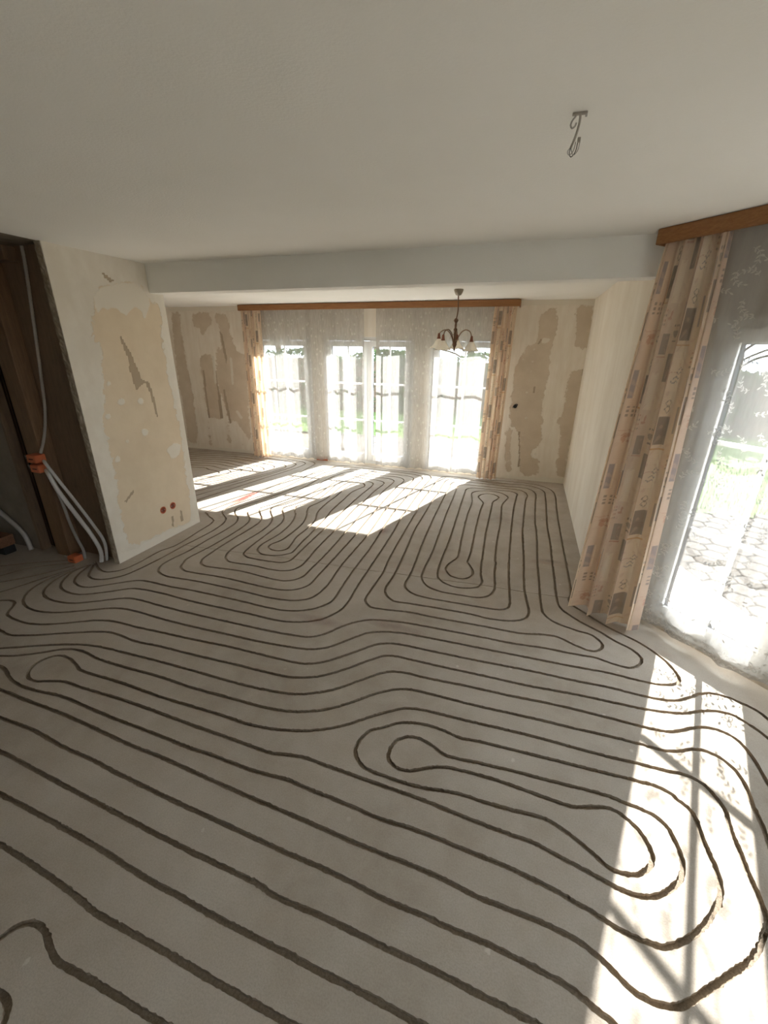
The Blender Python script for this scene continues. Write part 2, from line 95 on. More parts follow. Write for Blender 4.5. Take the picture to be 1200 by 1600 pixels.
[(-2.700,0.030),(-1.500,0.030),(0.000,0.030),(1.500,0.030),(1.900,0.025),(1.970,-0.025),(1.900,-0.075),(1.500,-0.080),(0.000,-0.080),(-1.500,-0.080),(-2.700,-0.080),(-2.850,-0.135),(-2.700,-0.190),(-1.500,-0.190),(0.000,-0.190),(1.500,-0.190),(1.900,-0.195),(1.970,-0.245),(1.900,-0.295),(1.500,-0.300),(0.000,-0.300),(-1.500,-0.300),(-2.700,-0.300),(-2.850,-0.355),(-2.700,-0.410),(-1.500,-0.410),(0.000,-0.410),(1.500,-0.410),(1.900,-0.415),(1.970,-0.465),(1.900,-0.515),(1.500,-0.520),(0.000,-0.520),(-1.500,-0.520),(-2.700,-0.520),(-2.850,-0.575),(-2.700,-0.630),(-1.500,-0.630),(0.000,-0.630),(1.500,-0.630),(1.900,-0.635),(1.970,-0.685),(1.900,-0.735),(1.500,-0.740),(0.000,-0.740),(-1.500,-0.740),(-2.700,-0.740),(-2.850,-0.795),(-2.700,-0.850),(-1.500,-0.850),(0.000,-0.850),(1.500,-0.850),(1.900,-0.855),(1.970,-0.905),(1.900,-0.955),(1.500,-0.960),(0.000,-0.960),(-1.500,-0.960),(-2.700,-0.960),(-2.850,-1.015),(-2.700,-1.070),(-1.500,-1.070),(0.000,-1.070),(1.500,-1.070),(1.900,-1.075),(1.970,-1.125),(1.900,-1.175),(1.500,-1.180),(0.000,-1.180),(-1.500,-1.180),(-2.700,-1.180),(-2.850,-1.235),(-2.700,-1.290),(-1.500,-1.290),(0.000,-1.290),(1.500,-1.290),(1.900,-1.295),(1.970,-1.345),(1.900,-1.395),(1.500,-1.400),(0.000,-1.400),(-1.500,-1.400),(-2.700,-1.400),(-2.850,-1.455),(-2.700,-1.510),(-1.500,-1.510),(0.000,-1.510),(1.500,-1.510),(1.900,-1.515),(1.970,-1.565),(1.900,-1.615),(1.500,-1.620),(0.000,-1.620),(-1.500,-1.620),(-2.700,-1.620),(-2.850,-1.675),(-2.700,-1.730),(-1.500,-1.730),(0.000,-1.730),(1.500,-1.730),(1.900,-1.735),(1.970,-1.785),(1.900,-1.835),(1.500,-1.840),(0.000,-1.840),(-1.500,-1.840),(-2.700,-1.840),(-2.850,-1.895),(-2.700,-1.950),(-1.500,-1.950),(0.000,-1.950),(1.500,-1.950),(1.900,-1.955),(1.970,-2.005),(1.900,-2.055),(1.500,-2.060),(0.000,-2.060),(-1.500,-2.060),(-2.700,-2.060),(-2.850,-2.115)]]
JOINT = [(-3.045,2.953),(-3.012,2.955),(-2.532,2.990),(-2.183,3.028),(-1.790,3.053),(-1.664,3.058),(-1.390,3.067),(-1.137,3.081),(-0.945,3.104),(-0.527,3.129),(-0.166,3.158),(0.193,3.165),(0.414,3.179),(0.570,3.196)]
PATCH = {'part': [(0, [(2.71, 2.01), (2.758, 2.09), (2.756, 2.151), (2.795, 2.23), (2.88, 2.269), (3.051, 2.321), (3.229, 2.343), (3.303, 2.268), (3.31, 2.2), (3.416, 2.183), (3.431, 2.085), (3.375, 1.898), (3.383, 1.709), (3.378, 1.513), (3.391, 1.329), (3.418, 1.199), (3.409, 0.962), (3.408, 0.759), (3.403, 0.527), (3.398, 0.286), (3.38, 0.054), (3.192, 0.066), (2.989, 0.078), (2.826, 0.078), (2.701, 0.088), (2.604, 0.088), (2.575, 0.297), (2.582, 0.462), (2.571, 0.588), (2.609, 0.695), (2.616, 0.85), (2.602, 1.041), (2.614, 1.166), (2.63, 1.306), (2.693, 1.473), (2.698, 1.642), (2.755, 1.789), (2.705, 1.853), (2.68, 1.931)]), (2, [(2.783, 2.221), (2.879, 2.266), (3.049, 2.313), (3.227, 2.335), (3.31, 2.252), (3.306, 2.165), (3.218, 2.037), (3.208, 2.119), (3.155, 2.153), (3.083, 2.11), (3.038, 2.061), (2.997, 2.104), (2.922, 2.131), (2.873, 2.095), (2.823, 2.126), (2.776, 2.053), (2.766, 2.121)]), (1, [(2.888, 2.376), (2.99, 2.321), (2.948, 2.308), (2.898, 2.34)]), (1, [(2.932, 1.931), (3.003, 1.788), (3.053, 1.626), (3.07, 1.552), (3.146, 1.519), (3.173, 1.372), (3.17, 1.197), (3.151, 1.246), (3.138, 1.414), (3.105, 1.527), (3.033, 1.495), (2.984, 1.456), (2.979, 1.558), (2.964, 1.648), (2.981, 1.718), (2.947, 1.822)]), (1, [(2.743, 0.603), (2.755, 0.585), (2.654, 0.523), (2.635, 0.536)]), (1, [(3.246, 0.241), (3.264, 0.211), (3.256, 0.103), (3.221, 0.116)]), (1, [(3.121, 0.216), (3.142, 0.203), (3.123, 0.094), (3.101, 0.103)]), (2, [(2.424, 0.011), (3.497, -0.032), (3.506, 0.043), (3.347, 0.054), (3.161, 0.066), (3.051, 0.1), (2.932, 0.074), (2.826, 0.078), (2.717, 0.104), (2.68, 0.053), (2.578, 0.078), (2.456, 0.093)]), (2, [(3.207, 0.893), (3.326, 0.923), (3.408, 0.895), (3.356, 0.794), (3.263, 0.771), (3.232, 0.823)]), (2, [(2.764, 1.536), (2.755, 1.524), (2.739, 1.518), (2.724, 1.522), (2.716, 1.533), (2.72, 1.547), (2.733, 1.557), (2.749, 1.558), (2.762, 1.55)]), (2, [(2.85, 1.378), (2.837, 1.359), (2.813, 1.352), (2.79, 1.358), (2.779, 1.375), (2.784, 1.395), (2.803, 1.409), (2.828, 1.41), (2.847, 1.398)]), (2, [(3.051, 1.365), (3.037, 1.347), (3.013, 1.339), (2.989, 1.346), (2.977, 1.363), (2.982, 1.383), (3.002, 1.397), (3.027, 1.398), (3.047, 1.385)]), (2, [(3.032, 1.084), (3.018, 1.065), (2.993, 1.059), (2.969, 1.067), (2.956, 1.086), (2.961, 1.107), (2.982, 1.12), (3.008, 1.119), (3.027, 1.105)]), (2, [(2.818, 1.045), (2.81, 1.034), (2.796, 1.03), (2.782, 1.035), (2.775, 1.047), (2.778, 1.059), (2.79, 1.067), (2.805, 1.066), (2.816, 1.057)]), (2, [(2.693, 0.908), (2.682, 0.893), (2.663, 0.888), (2.644, 0.896), (2.635, 0.912), (2.64, 0.929), (2.656, 0.94), (2.675, 0.938), (2.69, 0.926)]), (2, [(2.692, 1.28), (2.682, 1.265), (2.663, 1.259), (2.646, 1.265), (2.637, 1.279), (2.641, 1.296), (2.656, 1.307), (2.676, 1.307), (2.69, 1.296)])], 'far': [(0, [(-5.965, 2.361), (-5.783, 2.366), (-5.802, 2.171), (-5.807, 1.883), (-5.8, 1.486), (-5.766, 1.092), (-5.782, 0.771), (-5.784, 0.272), (-5.867, 0.074), (-6.025, 0.101), (-6.03, 0.667), (-6.046, 1.257), (-6.027, 1.767)]), (0, [(-5.527, 2.348), (-5.2, 2.352), (-5.155, 2.261), (-5.153, 2.153), (-5.26, 2.123), (-5.317, 2.029), (-5.408, 1.982), (-5.406, 2.107), (-5.528, 2.123), (-5.525, 2.248)]), (0, [(-5.083, 2.336), (-4.905, 2.334), (-4.804, 2.228), (-4.831, 2.045), (-4.774, 1.891), (-4.732, 1.766), (-4.562, 1.705), (-4.584, 1.22), (-4.608, 0.71), (-4.632, 0.171), (-4.737, 0.346), (-4.879, 0.552), (-4.96, 0.583), (-5.032, 0.525), (-5.073, 0.684), (-5.127, 1.031), (-5.198, 1.25), (-5.157, 1.632), (-5.095, 1.889), (-5.028, 1.666), (-5.01, 2.045), (-5.001, 2.229), (-5.09, 2.168)]), (0, [(-5.46, 1.692), (-5.25, 1.695), (-5.241, 1.499), (-5.235, 1.282), (-5.191, 1.028), (-5.193, 0.605), (-5.48, 0.588), (-5.51, 0.927), (-5.497, 1.308), (-5.511, 1.526)]), (0, [(-5.562, 0.565), (-5.506, 0.569), (-5.497, 0.16), (-5.455, 0.068), (-5.559, 0.06)]), (0, [(-5.117, 0.538), (-5.062, 0.541), (-5.081, 0.266), (-5.02, 0.159), (-4.696, 0.166), (-4.682, 0.112), (-5.15, 0.168)]), (1, [(-5.482, 1.427), (-5.448, 1.428), (-5.451, 1.017), (-5.458, 0.59), (-5.498, 0.587), (-5.499, 0.927)]), (1, [(-5.2, 1.434), (-5.195, 1.267), (-5.17, 0.96), (-5.175, 0.606), (-5.232, 0.603), (-5.223, 1.027)]), (1, [(-5.097, 1.118), (-5.061, 1.119), (-5.031, 0.827), (-5.006, 0.527), (-5.043, 0.524), (-5.084, 0.824)]), (1, [(-5.017, 2.061), (-4.975, 2.014), (-4.931, 1.636), (-4.964, 1.554), (-4.993, 1.763)]), (2, [(-6.026, 2.47), (-4.579, 2.455), (-4.591, 2.367), (-5.098, 2.366), (-5.5, 2.378), (-6.004, 2.377)]), (2, [(-4.886, 1.669), (-4.83, 1.637), (-4.86, 1.211), (-4.891, 1.21), (-4.886, 1.458)]), (2, [(-5.235, 1.663), (-5.193, 1.664), (-5.227, 1.198), (-5.259, 1.197)]), (2, [(-6.021, 0.004), (-5.345, 0.058), (-4.604, 0.053), (-4.612, -0.013), (-6.036, -0.076)]), (2, [(-4.868, 0.783), (-4.74, 0.65), (-4.787, 0.611), (-4.886, 0.729)]), (0, [(0.05, 2.278), (0.214, 2.368), (0.276, 2.247), (0.279, 2.031), (0.245, 1.808), (0.255, 1.469), (0.247, 1.196), (0.262, 0.982), (0.3, 0.591), (0.2, 0.477), (0.166, 0.348), (0.31, 0.343), (0.32, 0.088), (0.083, 0.063), (-0.003, 0.621), (-0.035, 0.742), (-0.125, 0.788), (-0.172, 0.906), (-0.186, 1.025), (-0.184, 1.293), (-0.19, 1.615), (-0.05, 1.88), (0.068, 1.926), (0.061, 2.03)]), (0, [(0.474, 2.364), (0.686, 2.361), (0.689, 2.145), (0.693, 1.873), (0.542, 1.864), (0.517, 2.103)]), (0, [(0.553, 1.571), (0.688, 1.604), (0.703, 1.248), (0.698, 1.007), (0.69, 0.672), (0.682, 0.323), (0.694, 0.09), (0.589, 0.079), (0.57, 0.313), (0.549, 0.662), (0.544, 0.798), (0.471, 0.86), (0.458, 0.943), (0.544, 0.998), (0.512, 1.399)]), (0, [(-0.209, 0.783), (-0.138, 0.752), (-0.088, 0.252), (-0.034, 0.089), (-0.149, 0.097), (-0.186, 0.427)]), (1, [(0.1, 1.971), (0.123, 1.971), (0.093, 1.908), (0.073, 1.908)]), (1, [(0.098, 1.36), (0.114, 1.361), (0.115, 1.264), (0.095, 1.263)]), (1, [(-0.033, 0.724), (-0.013, 0.726), (0.051, 0.21), (0.024, 0.188), (0.01, 0.444)]), (1, [(0.681, 1.604), (0.695, 1.605), (0.709, 1.39), (0.698, 1.39)]), (2, [(0.121, 1.983), (0.206, 1.972), (0.224, 1.95), (0.161, 1.912), (0.118, 1.915)]), (2, [(-0.195, 0.035), (0.688, 0.08), (0.699, 0.007), (-0.188, -0.031)]), (2, [(-0.26, 2.447), (0.686, 2.436), (0.697, 2.374), (-0.252, 2.382)]), (2, [(-0.026, 1.827), (-0.028, 1.816), (-0.038, 1.81), (-0.049, 1.812), (-0.058, 1.821), (-0.06, 1.832), (-0.053, 1.841), (-0.042, 1.843), (-0.031, 1.838)]), (2, [(0.051, 1.836), (0.048, 1.825), (0.039, 1.819), (0.027, 1.821), (0.019, 1.829), (0.017, 1.841), (0.023, 1.85), (0.035, 1.852), (0.045, 1.846)]), (2, [(-0.072, 1.703), (-0.075, 1.692), (-0.084, 1.686), (-0.096, 1.688), (-0.105, 1.697), (-0.107, 1.708), (-0.1, 1.717), (-0.089, 1.72), (-0.078, 1.714)]), (2, [(-0.002, 1.705), (-0.004, 1.694), (-0.014, 1.687), (-0.026, 1.689), (-0.034, 1.698), (-0.036, 1.71), (-0.029, 1.719), (-0.018, 1.721), (-0.007, 1.715)]), (2, [(0.056, 1.682), (0.053, 1.671), (0.044, 1.665), (0.032, 1.667), (0.024, 1.676), (0.022, 1.688), (0.028, 1.697), (0.04, 1.699), (0.051, 1.693)]), (2, [(0.05, 1.55), (0.048, 1.538), (0.038, 1.532), (0.026, 1.534), (0.017, 1.543), (0.016, 1.555), (0.022, 1.564), (0.034, 1.566), (0.045, 1.561)]), (2, [(0.043, 1.422), (0.041, 1.411), (0.031, 1.405), (0.019, 1.406), (0.01, 1.415), (0.009, 1.427), (0.015, 1.437), (0.027, 1.439), (0.038, 1.434)]), (2, [(0.031, 1.269), (0.029, 1.257), (0.019, 1.25), (0.007, 1.252), (-0.002, 1.261), (-0.004, 1.273), (0.003, 1.283), (0.015, 1.286), (0.026, 1.28)]), (2, [(0.046, 1.154), (0.044, 1.142), (0.034, 1.136), (0.022, 1.137), (0.013, 1.146), (0.011, 1.159), (0.018, 1.169), (0.029, 1.171), (0.041, 1.166)]), (2, [(0.039, 1.02), (0.037, 1.008), (0.027, 1.001), (0.014, 1.003), (0.005, 1.012), (0.004, 1.025), (0.01, 1.035), (0.022, 1.038), (0.033, 1.032)]), (2, [(0.068, 0.921), (0.066, 0.908), (0.056, 0.901), (0.044, 0.903), (0.034, 0.912), (0.033, 0.925), (0.039, 0.935), (0.051, 0.938), (0.063, 0.932)]), (2, [(0.05, 0.808), (0.047, 0.796), (0.037, 0.789), (0.025, 0.79), (0.016, 0.799), (0.014, 0.812), (0.021, 0.823), (0.033, 0.826), (0.044, 0.82)]), (2, [(0.059, 0.67), (0.057, 0.657), (0.047, 0.65), (0.034, 0.651), (0.025, 0.661), (0.023, 0.674), (0.03, 0.684), (0.042, 0.687), (0.053, 0.682)]), (2, [(0.308, 0.661), (0.306, 0.649), (0.296, 0.642), (0.284, 0.643), (0.275, 0.652), (0.273, 0.665), (0.279, 0.676), (0.291, 0.679), (0.302, 0.673)]), (2, [(0.05, 0.545), (0.047, 0.533), (0.037, 0.525), (0.024, 0.526), (0.015, 0.536), (0.013, 0.549), (0.02, 0.56), (0.032, 0.563), (0.044, 0.557)]), (2, [(0.26, 0.411), (0.258, 0.398), (0.248, 0.39), (0.235, 0.391), (0.226, 0.401), (0.224, 0.414), (0.231, 0.425), (0.243, 0.429), (0.254, 0.423)]), (2, [(0.208, 2.319), (0.206, 2.309), (0.197, 2.304), (0.186, 2.306), (0.178, 2.314), (0.176, 2.325), (0.182, 2.333), (0.193, 2.334), (0.203, 2.329)]), (2, [(0.281, 2.226), (0.279, 2.216), (0.27, 2.21), (0.259, 2.212), (0.25, 2.221), (0.249, 2.231), (0.255, 2.24), (0.265, 2.241), (0.276, 2.236)])], 'diag': [(0, [(-1.9, 2.35), (-1.2, 2.4), (-0.6, 2.3), (-0.1, 2.42), (0.3, 2.3), (0.3, 2.12), (-0.5, 2.08), (-1.3, 2.05), (-1.9, 2.1)]), (2, [(-1.45, 2.28), (-1.25, 2.3), (-1.15, 2.2), (-1.35, 2.16)])]}


# ------------------------------------------------------------------ materials
def srgb(r, g, b):
    f = lambda c: (c / 255 / 12.92) if c / 255 <= 0.04045 else ((c / 255 + 0.055) / 1.055) ** 2.4
    return (f(r), f(g), f(b), 1.0)


class NT:
    def __init__(self, name):
        self.m = bpy.data.materials.new(name)
        self.m.use_nodes = True
        self.t = self.m.node_tree
        self.t.nodes.clear()
        self.out = self.t.nodes.new('ShaderNodeOutputMaterial')

    def n(self, typ, ins=None, **kw):
        nd = self.t.nodes.new(typ)
        for k, v in kw.items():
            setattr(nd, k, v)
        for k, v in (ins or {}).items():
            s = nd.inputs[k]
            if isinstance(v, bpy.types.NodeSocket):
                self.t.links.new(v, s)
            else:
                s.default_value = v
        return nd

    def noise(self, vec, scale, detail=4.0, rough=0.55, dist=0.0):
        return self.n('ShaderNodeTexNoise', {'Vector': vec, 'Scale': scale, 'Detail': detail, 'Roughness': rough, 'Distortion': dist}).outputs['Fac']

    def ramp(self, fac, stops):
        nd = self.n('ShaderNodeValToRGB', {'Fac': fac})
        el = nd.color_ramp.elements
        while len(el) < len(stops):
            el.new(0.5)
        for e, (p, c) in zip(el, stops):
            e.position = p
            e.color = c if len(c) == 4 else (*c, 1)
        return nd.outputs['Color']

    def mix(self, fac, a, b, blend='MIX'):
        nd = self.n('ShaderNodeMix', data_type='RGBA', blend_type=blend)
        for idx, v in ((0, fac), (6, a), (7, b)):
            s = nd.inputs[idx]
            if isinstance(v, bpy.types.NodeSocket):
                self.t.links.new(v, s)
            else:
                s.default_value = v
        return nd.outputs[2]

    def math(self, op, a, b=0.0, c=0.0, clamp=False):
        nd = self.n('ShaderNodeMath', operation=op, use_clamp=clamp)
        for i, v in enumerate((a, b, c)):
            if isinstance(v, bpy.types.NodeSocket):
                self.t.links.new(v, nd.inputs[i])
            else:
                nd.inputs[i].default_value = v
        return nd.outputs[0]

    def coord(self, which='Object', scale=(1, 1, 1)):
        o = self.n('ShaderNodeTexCoord').outputs[which]
        if scale != (1, 1, 1):
            o = self.n('ShaderNodeMapping', {'Vector': o, 'Scale': scale}).outputs[0]
        return o

    def pos(self, scale=(1, 1, 1)):
        o = self.n('ShaderNodeNewGeometry').outputs['Position']
        if scale != (1, 1, 1):
            o = self.n('ShaderNodeMapping', {'Vector': o, 'Scale': scale}).outputs[0]
        return o

    def bump(self, h, strength=0.3, dist=0.01):
        return self.n('ShaderNodeBump', {'Height': h, 'Strength': strength, 'Distance': dist}).outputs[0]

    def bsdf(self, color, rough=0.8, normal=None, **extra):
        ins = {'Base Color': color, 'Roughness': rough, 'Specular IOR Level': 0.5 if rough < 0.72 else 0.08}
        if normal is not None:
            ins['Normal'] = normal
        ins.update(extra)
        b = self.n('ShaderNodeBsdfPrincipled', ins)
        self.t.links.new(b.outputs[0], self.out.inputs[0])
        return self.m

    def surf(self, shader):
        self.t.links.new(shader, self.out.inputs[0])
        return self.m


def plain(name, rgb, rough=0.7, metallic=0.0, var=0.12, scale=20.0):
    t = NT(name)
    p = t.coord()
    n = t.noise(p, scale, 4)
    c = srgb(*rgb)
    lo = tuple(x * (1 - var) for x in c[:3])
    hi = tuple(min(1, x * (1 + var)) for x in c[:3])
    return t.bsdf(t.ramp(n, [(0.3, lo), (0.7, hi)]), rough, t.bump(n, 0.15, 0.003), Metallic=metallic)


def make_materials():
    M = {}
    # --- concrete screed
    t = NT('screed')
    p = t.pos()
    big = t.noise(p, 0.9, 5, 0.6)
    mid = t.noise(p, 5.0, 6, 0.65, 0.4)
    fine = t.noise(p, 160.0, 3, 0.7)
    c = t.ramp(big, [(0.30, srgb(160, 149, 136)), (0.5, srgb(177, 167, 154)), (0.70, srgb(191, 182, 171))])
    c = t.mix(t.ramp(mid, [(0.35, (0, 0, 0)), (0.7, (0.5, 0.5, 0.5))]), c, srgb(198, 192, 183))
    c = t.mix(t.ramp(fine, [(0.3, (0.22,) * 3), (0.6, (0, 0, 0))]), c, srgb(112, 102, 90))
    vor = t.n('ShaderNodeTexVoronoi', {'Vector': p, 'Scale': 7.0, 'Randomness': 1.0}).outputs['Distance']
    spot = t.math('ADD', vor, t.math('MULTIPLY', t.noise(p, 60, 3), 0.14))
    m = t.noise(p, 1.7, 2)
    gate = t.ramp(m, [(0.46, (0, 0, 0)), (0.56, (1, 1, 1))])
    fleck = t.math('MULTIPLY', t.ramp(spot, [(0.125, (0.8,) * 3), (0.15, (0, 0, 0))]), gate)
    c = t.mix(fleck, c, srgb(205, 200, 190))
    rr = t.noise(t.pos((0.5, 1.6, 1)), 1.3, 4, 0.6)
    c = t.mix(t.ramp(rr, [(0.63, (0, 0, 0)), (0.74, (0.30,) * 3)]), c, srgb(158, 124, 108))
    b1 = t.bump(fine, 0.45, 0.002)
    b2 = t.n('ShaderNodeBump', {'Height': mid, 'Strength': 0.2, 'Distance': 0.01, 'Normal': b1}).outputs[0]
    M['screed'] = t.bsdf(c, 0.78, b2)
    # --- groove cut
    t = NT('groove_cut')
    p = t.pos()
    n = t.noise(p, 120, 4, 0.7)
    M['groove'] = t.bsdf(t.ramp(n, [(0.3, srgb(132, 120, 105)), (0.7, srgb(168, 155, 138))]), 0.9, t.bump(n, 0.8, 0.004))
    # --- ceiling paint
    t = NT('ceiling_paint')
    p = t.pos()
    n = t.noise(p, 90, 4, 0.6)
    M['ceiling'] = t.bsdf(t.ramp(t.noise(p, 1.2, 3), [(0.3, srgb(235, 235, 231)), (0.7, srgb(240, 240, 237))]), 0.9, t.bump(n, 0.35, 0.004))
    t = NT('ceiling_raw')
    p = t.pos()
    n = t.noise(p, 12, 5, 0.6)
    M['ceiling_raw'] = t.bsdf(t.ramp(n, [(0.3, srgb(118, 108, 96)), (0.7, srgb(150, 141, 128))]), 0.95, t.bump(n, 0.5, 0.01))
    # --- stripped plaster walls, patches come from the mesh attribute
    def plaster(name, light, tan, dark, white, streak, sdet=5, sfreq=9):
        t = NT(name)
        p = t.pos()
        at = t.n('ShaderNodeAttribute', attribute_name='mask')
        sep = t.n('ShaderNodeSeparateColor', {0: at.outputs['Color']})
        rag = t.noise(p, 14, 6, 0.7)
        rag2 = t.noise(t.pos(streak), sfreq, sdet, 0.6)
        w = t.math('ADD', t.math('MULTIPLY', t.math('SUBTRACT', rag, 0.5), 1.5), t.math('MULTIPLY', t.math('SUBTRACT', rag2, 0.5), 0.8))
        def edge(ch, lo=0.44, hi=0.56, k=1.0):
            v = t.math('ADD', sep.outputs[ch], t.math('MULTIPLY', w, k))
            nd = t.n('ShaderNodeMapRange', {'Value': v, 'From Min': lo, 'From Max': hi}, interpolation_type='SMOOTHSTEP')
            return nd.outputs[0]
        base = t.mix(t.ramp(rag2, [(0.38, (0, 0, 0)), (0.62, (1, 1, 1))]), srgb(*light[0]), srgb(*light[1]))
        base = t.mix(t.ramp(t.noise(p, 3, 5), [(0.45, (0, 0, 0)), (0.75, (0.5,) * 3)]), base, srgb(*light[2]))
        tanc = t.mix(t.ramp(t.noise(p, 5, 5, 0.6), [(0.35, (0, 0, 0)), (0.65, (1, 1, 1))]), srgb(*tan[0]), srgb(*tan[1]))
        e0 = edge(0)
        e1 = t.math('MULTIPLY', edge(1, 0.38, 0.62, 0.7), 0.9)
        e2 = t.math('MULTIPLY', edge(2, 0.30, 0.60, 0.7), 0.85)
        c = t.mix(e0, base, tanc)
        c = t.mix(e1, c, srgb(*dark))
        c = t.mix(e2, c, srgb(*white))
        hgt = t.math('SUBTRACT', t.math('ADD', t.math('MULTIPLY', rag, 0.25), t.math('MULTIPLY', e2, 0.6)), t.math('ADD', t.math('MULTIPLY', e0, 0.6), t.math('MULTIPLY', e1, 0.8)))
        return t.bsdf(c, 0.92, t.bump(hgt, 0.7, 0.006))
    M['wall_partition'] = plaster('plaster_partition', [(228, 222, 211), (234, 229, 219), (220, 212, 198)], [(224, 208, 184), (230, 215, 192)], (176, 159, 136), (234, 229, 219), (1, 1, 0.6))
    M['wall_far'] = plaster('plaster_far', [(232, 223, 209), (239, 232, 220), (224, 213, 196)], [(208, 193, 173), (216, 202, 183)], (178, 161, 140), (230, 224, 211), (1.6, 1, 0.25))
    M['wall_right'] = plaster('plaster_right', [(228, 219, 204), (238, 231, 218), (222, 211, 193)], [(196, 180, 156), (202, 186, 162)], (170, 153, 132), (230, 224, 212), (1, 1.0, 0.10), 4, 3.2)
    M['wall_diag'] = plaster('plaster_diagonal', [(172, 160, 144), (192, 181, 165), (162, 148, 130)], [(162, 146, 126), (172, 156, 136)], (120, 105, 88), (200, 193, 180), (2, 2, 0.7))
    M['raw_edge'] = plaster('broken_plaster_edge', [(150, 138, 120), (176, 165, 148), (128, 108, 88)], [(120, 98, 78), (130, 108, 88)], (100, 84, 68), (190, 182, 168), (4, 4, 1.5))
    # --- woods
    def wood(name, a, b, stretch, rough=0.6):
        t = NT(name)
        p = t.coord('Object', stretch)
        n = t.noise(p, 6, 6, 0.6, 0.6)
        return t.bsdf(t.ramp(n, [(0.3, srgb(*a)), (0.7, srgb(*b))]), rough, t.bump(n, 0.2, 0.003))
    M['rail_wood'] = wood('oak_rail', (132, 88, 48), (160, 112, 66), (1, 6, 14), 0.45)
    M['post_wood'] = wood('post_wood', (112, 88, 66), (136, 108, 82), (14, 14, 1))
    M['dark_wood'] = wood('dark_board', (112, 92, 74), (132, 110, 90), (8, 8, 1))
    M['pallet_wood'] = wood('pallet_wood', (104, 72, 52), (130, 92, 66), (2, 10, 10))
    M['grey_board'] = plain('grey_board', (140, 131, 119), 0.9, 0, 0.1, 8)
    M['dark_gap'] = plain('gap_shade', (58, 50, 42), 0.95, 0, 0.2, 14)  # dark colour standing in for the shade of the gap
    # --- window
    M['pvc'] = plain('white_pvc', (232, 233, 232), 0.35, 0, 0.02, 5)
    M['gasket'] = plain('rubber_gasket', (60, 62, 64), 0.6, 0, 0.05, 30)
    M['steel'] = plain('steel', (170, 170, 168), 0.35, 0.9, 0.05, 30)
    t = NT('pane_glass')
    tr = t.n('ShaderNodeBsdfTransparent', {'Color': (0.94, 0.97, 0.96, 1)})
    gl = t.n('ShaderNodeBsdfGlossy', {'Roughness': 0.02, 'Color': (1, 1, 1, 1)})
    M['glass'] = t.surf(t.n('ShaderNodeMixShader', {0: 0.05, 1: tr.outputs[0], 2: gl.outputs[0]}).outputs[0])
    # --- textiles
    def sheer(name, open_lo, open_hi, color=(0.88, 0.85, 0.80, 1), dots=None, trans=(0.30, 0.30, 0.30, 1), dotk=0.35):
        t = NT(name)
        uv = t.n('ShaderNodeUVMap').outputs[0]
        n = t.noise(t.n('ShaderNodeMapping', {'Vector': uv, 'Scale': (1, 0.15, 1)}).outputs[0], 60, 3)
        fac = t.n('ShaderNodeMapRange', {'Value': n, 'From Min': 0.3, 'From Max': 0.7, 'To Min': open_lo, 'To Max': open_hi}).outputs[0]
        if dots:
            v = t.n('ShaderNodeTexVoronoi', {'Vector': t.n('ShaderNodeMapping', {'Vector': uv, 'Scale': (1.0, 0.72, 1)}).outputs[0], 'Scale': dots, 'Randomness': 0.75})
            nn = t.noise(uv, 70, 3, 0.6)
            d = t.math('ADD', v.outputs['Distance'], t.math('MULTIPLY', nn, 0.5))
            mk = t.ramp(d, [(0.44, (1, 1, 1)), (0.5, (0, 0, 0))])
            fac = t.math('MULTIPLY', fac, t.math('SUBTRACT', 1.0, t.math('MULTIPLY', mk, dotk)))
        di = t.n('ShaderNodeBsdfDiffuse', {'Color': color})
        tl = t.n('ShaderNodeBsdfTranslucent', {'Color': trans})
        cl = t.n('ShaderNodeMixShader', {0: 0.5, 1: di.outputs[0], 2: tl.outputs[0]})
        tr = t.n('ShaderNodeBsdfTransparent', {'Color': (1, 1, 1, 1)})
        return t.surf(t.n('ShaderNodeMixShader', {0: fac, 1: cl.outputs[0], 2: tr.outputs[0]}).outputs[0])
    M['sheer_far'] = sheer('sheer_far', 0.34, 0.47, dots=17.0, trans=(0.15, 0.15, 0.148, 1))
    M['sheer_near'] = sheer('sheer_near', 0.28, 0.36, trans=(0.07, 0.07, 0.07, 1))
    M['lace'] = sheer('lace_leaf', 0.03, 0.08, trans=(0.24, 0.24, 0.24, 1))
    t = NT('printed_cotton')
    at = t.n('ShaderNodeAttribute', attribute_name='print')
    n = t.noise(t.n('ShaderNodeUVMap').outputs[0], 300, 2)
    c = t.mix(t.ramp(n, [(0.3, (0.12,) * 3), (0.7, (0, 0, 0))]), at.outputs['Color'], srgb(120, 100, 84))
    di = t.n('ShaderNodeBsdfDiffuse', {'Color': c})
    tl = t.n('ShaderNodeBsdfTranslucent', {'Color': t.mix(1.0, c, (1.0, 0.88, 0.72, 1), 'MULTIPLY')})
    M['print'] = t.surf(t.n('ShaderNodeMixShader', {0: 0.42, 1: di.outputs[0], 2: tl.outputs[0]}).outputs[0])
    # --- small things
    M['orange'] = plain('orange_plastic', (206, 112, 74), 0.5, 0, 0.06, 20)
    M['orange_dark'] = plain('orange_shaded', (140, 66, 44), 0.7, 0, 0.12, 60)  # darker copy of the orange, shade inside the socket boxes as colour
    M['black'] = plain('black_plastic', (34, 33, 34), 0.6, 0, 0.1, 20)
    M['conduit'] = plain('grey_conduit', (170, 165, 158), 0.6, 0, 0.05, 30)
    M['conduit_white'] = plain('white_conduit', (205, 202, 198), 0.5, 0, 0.04, 30)
    M['bronze'] = plain('aged_bronze', (116, 92, 74), 0.45, 0.6, 0.15, 30)
    M['copper'] = plain('copper_brown', (132, 84, 66), 0.4, 0.5, 0.12, 30)
    M['nickel'] = plain('brushed_nickel', (150, 142, 130), 0.4, 0.8, 0.08, 30)
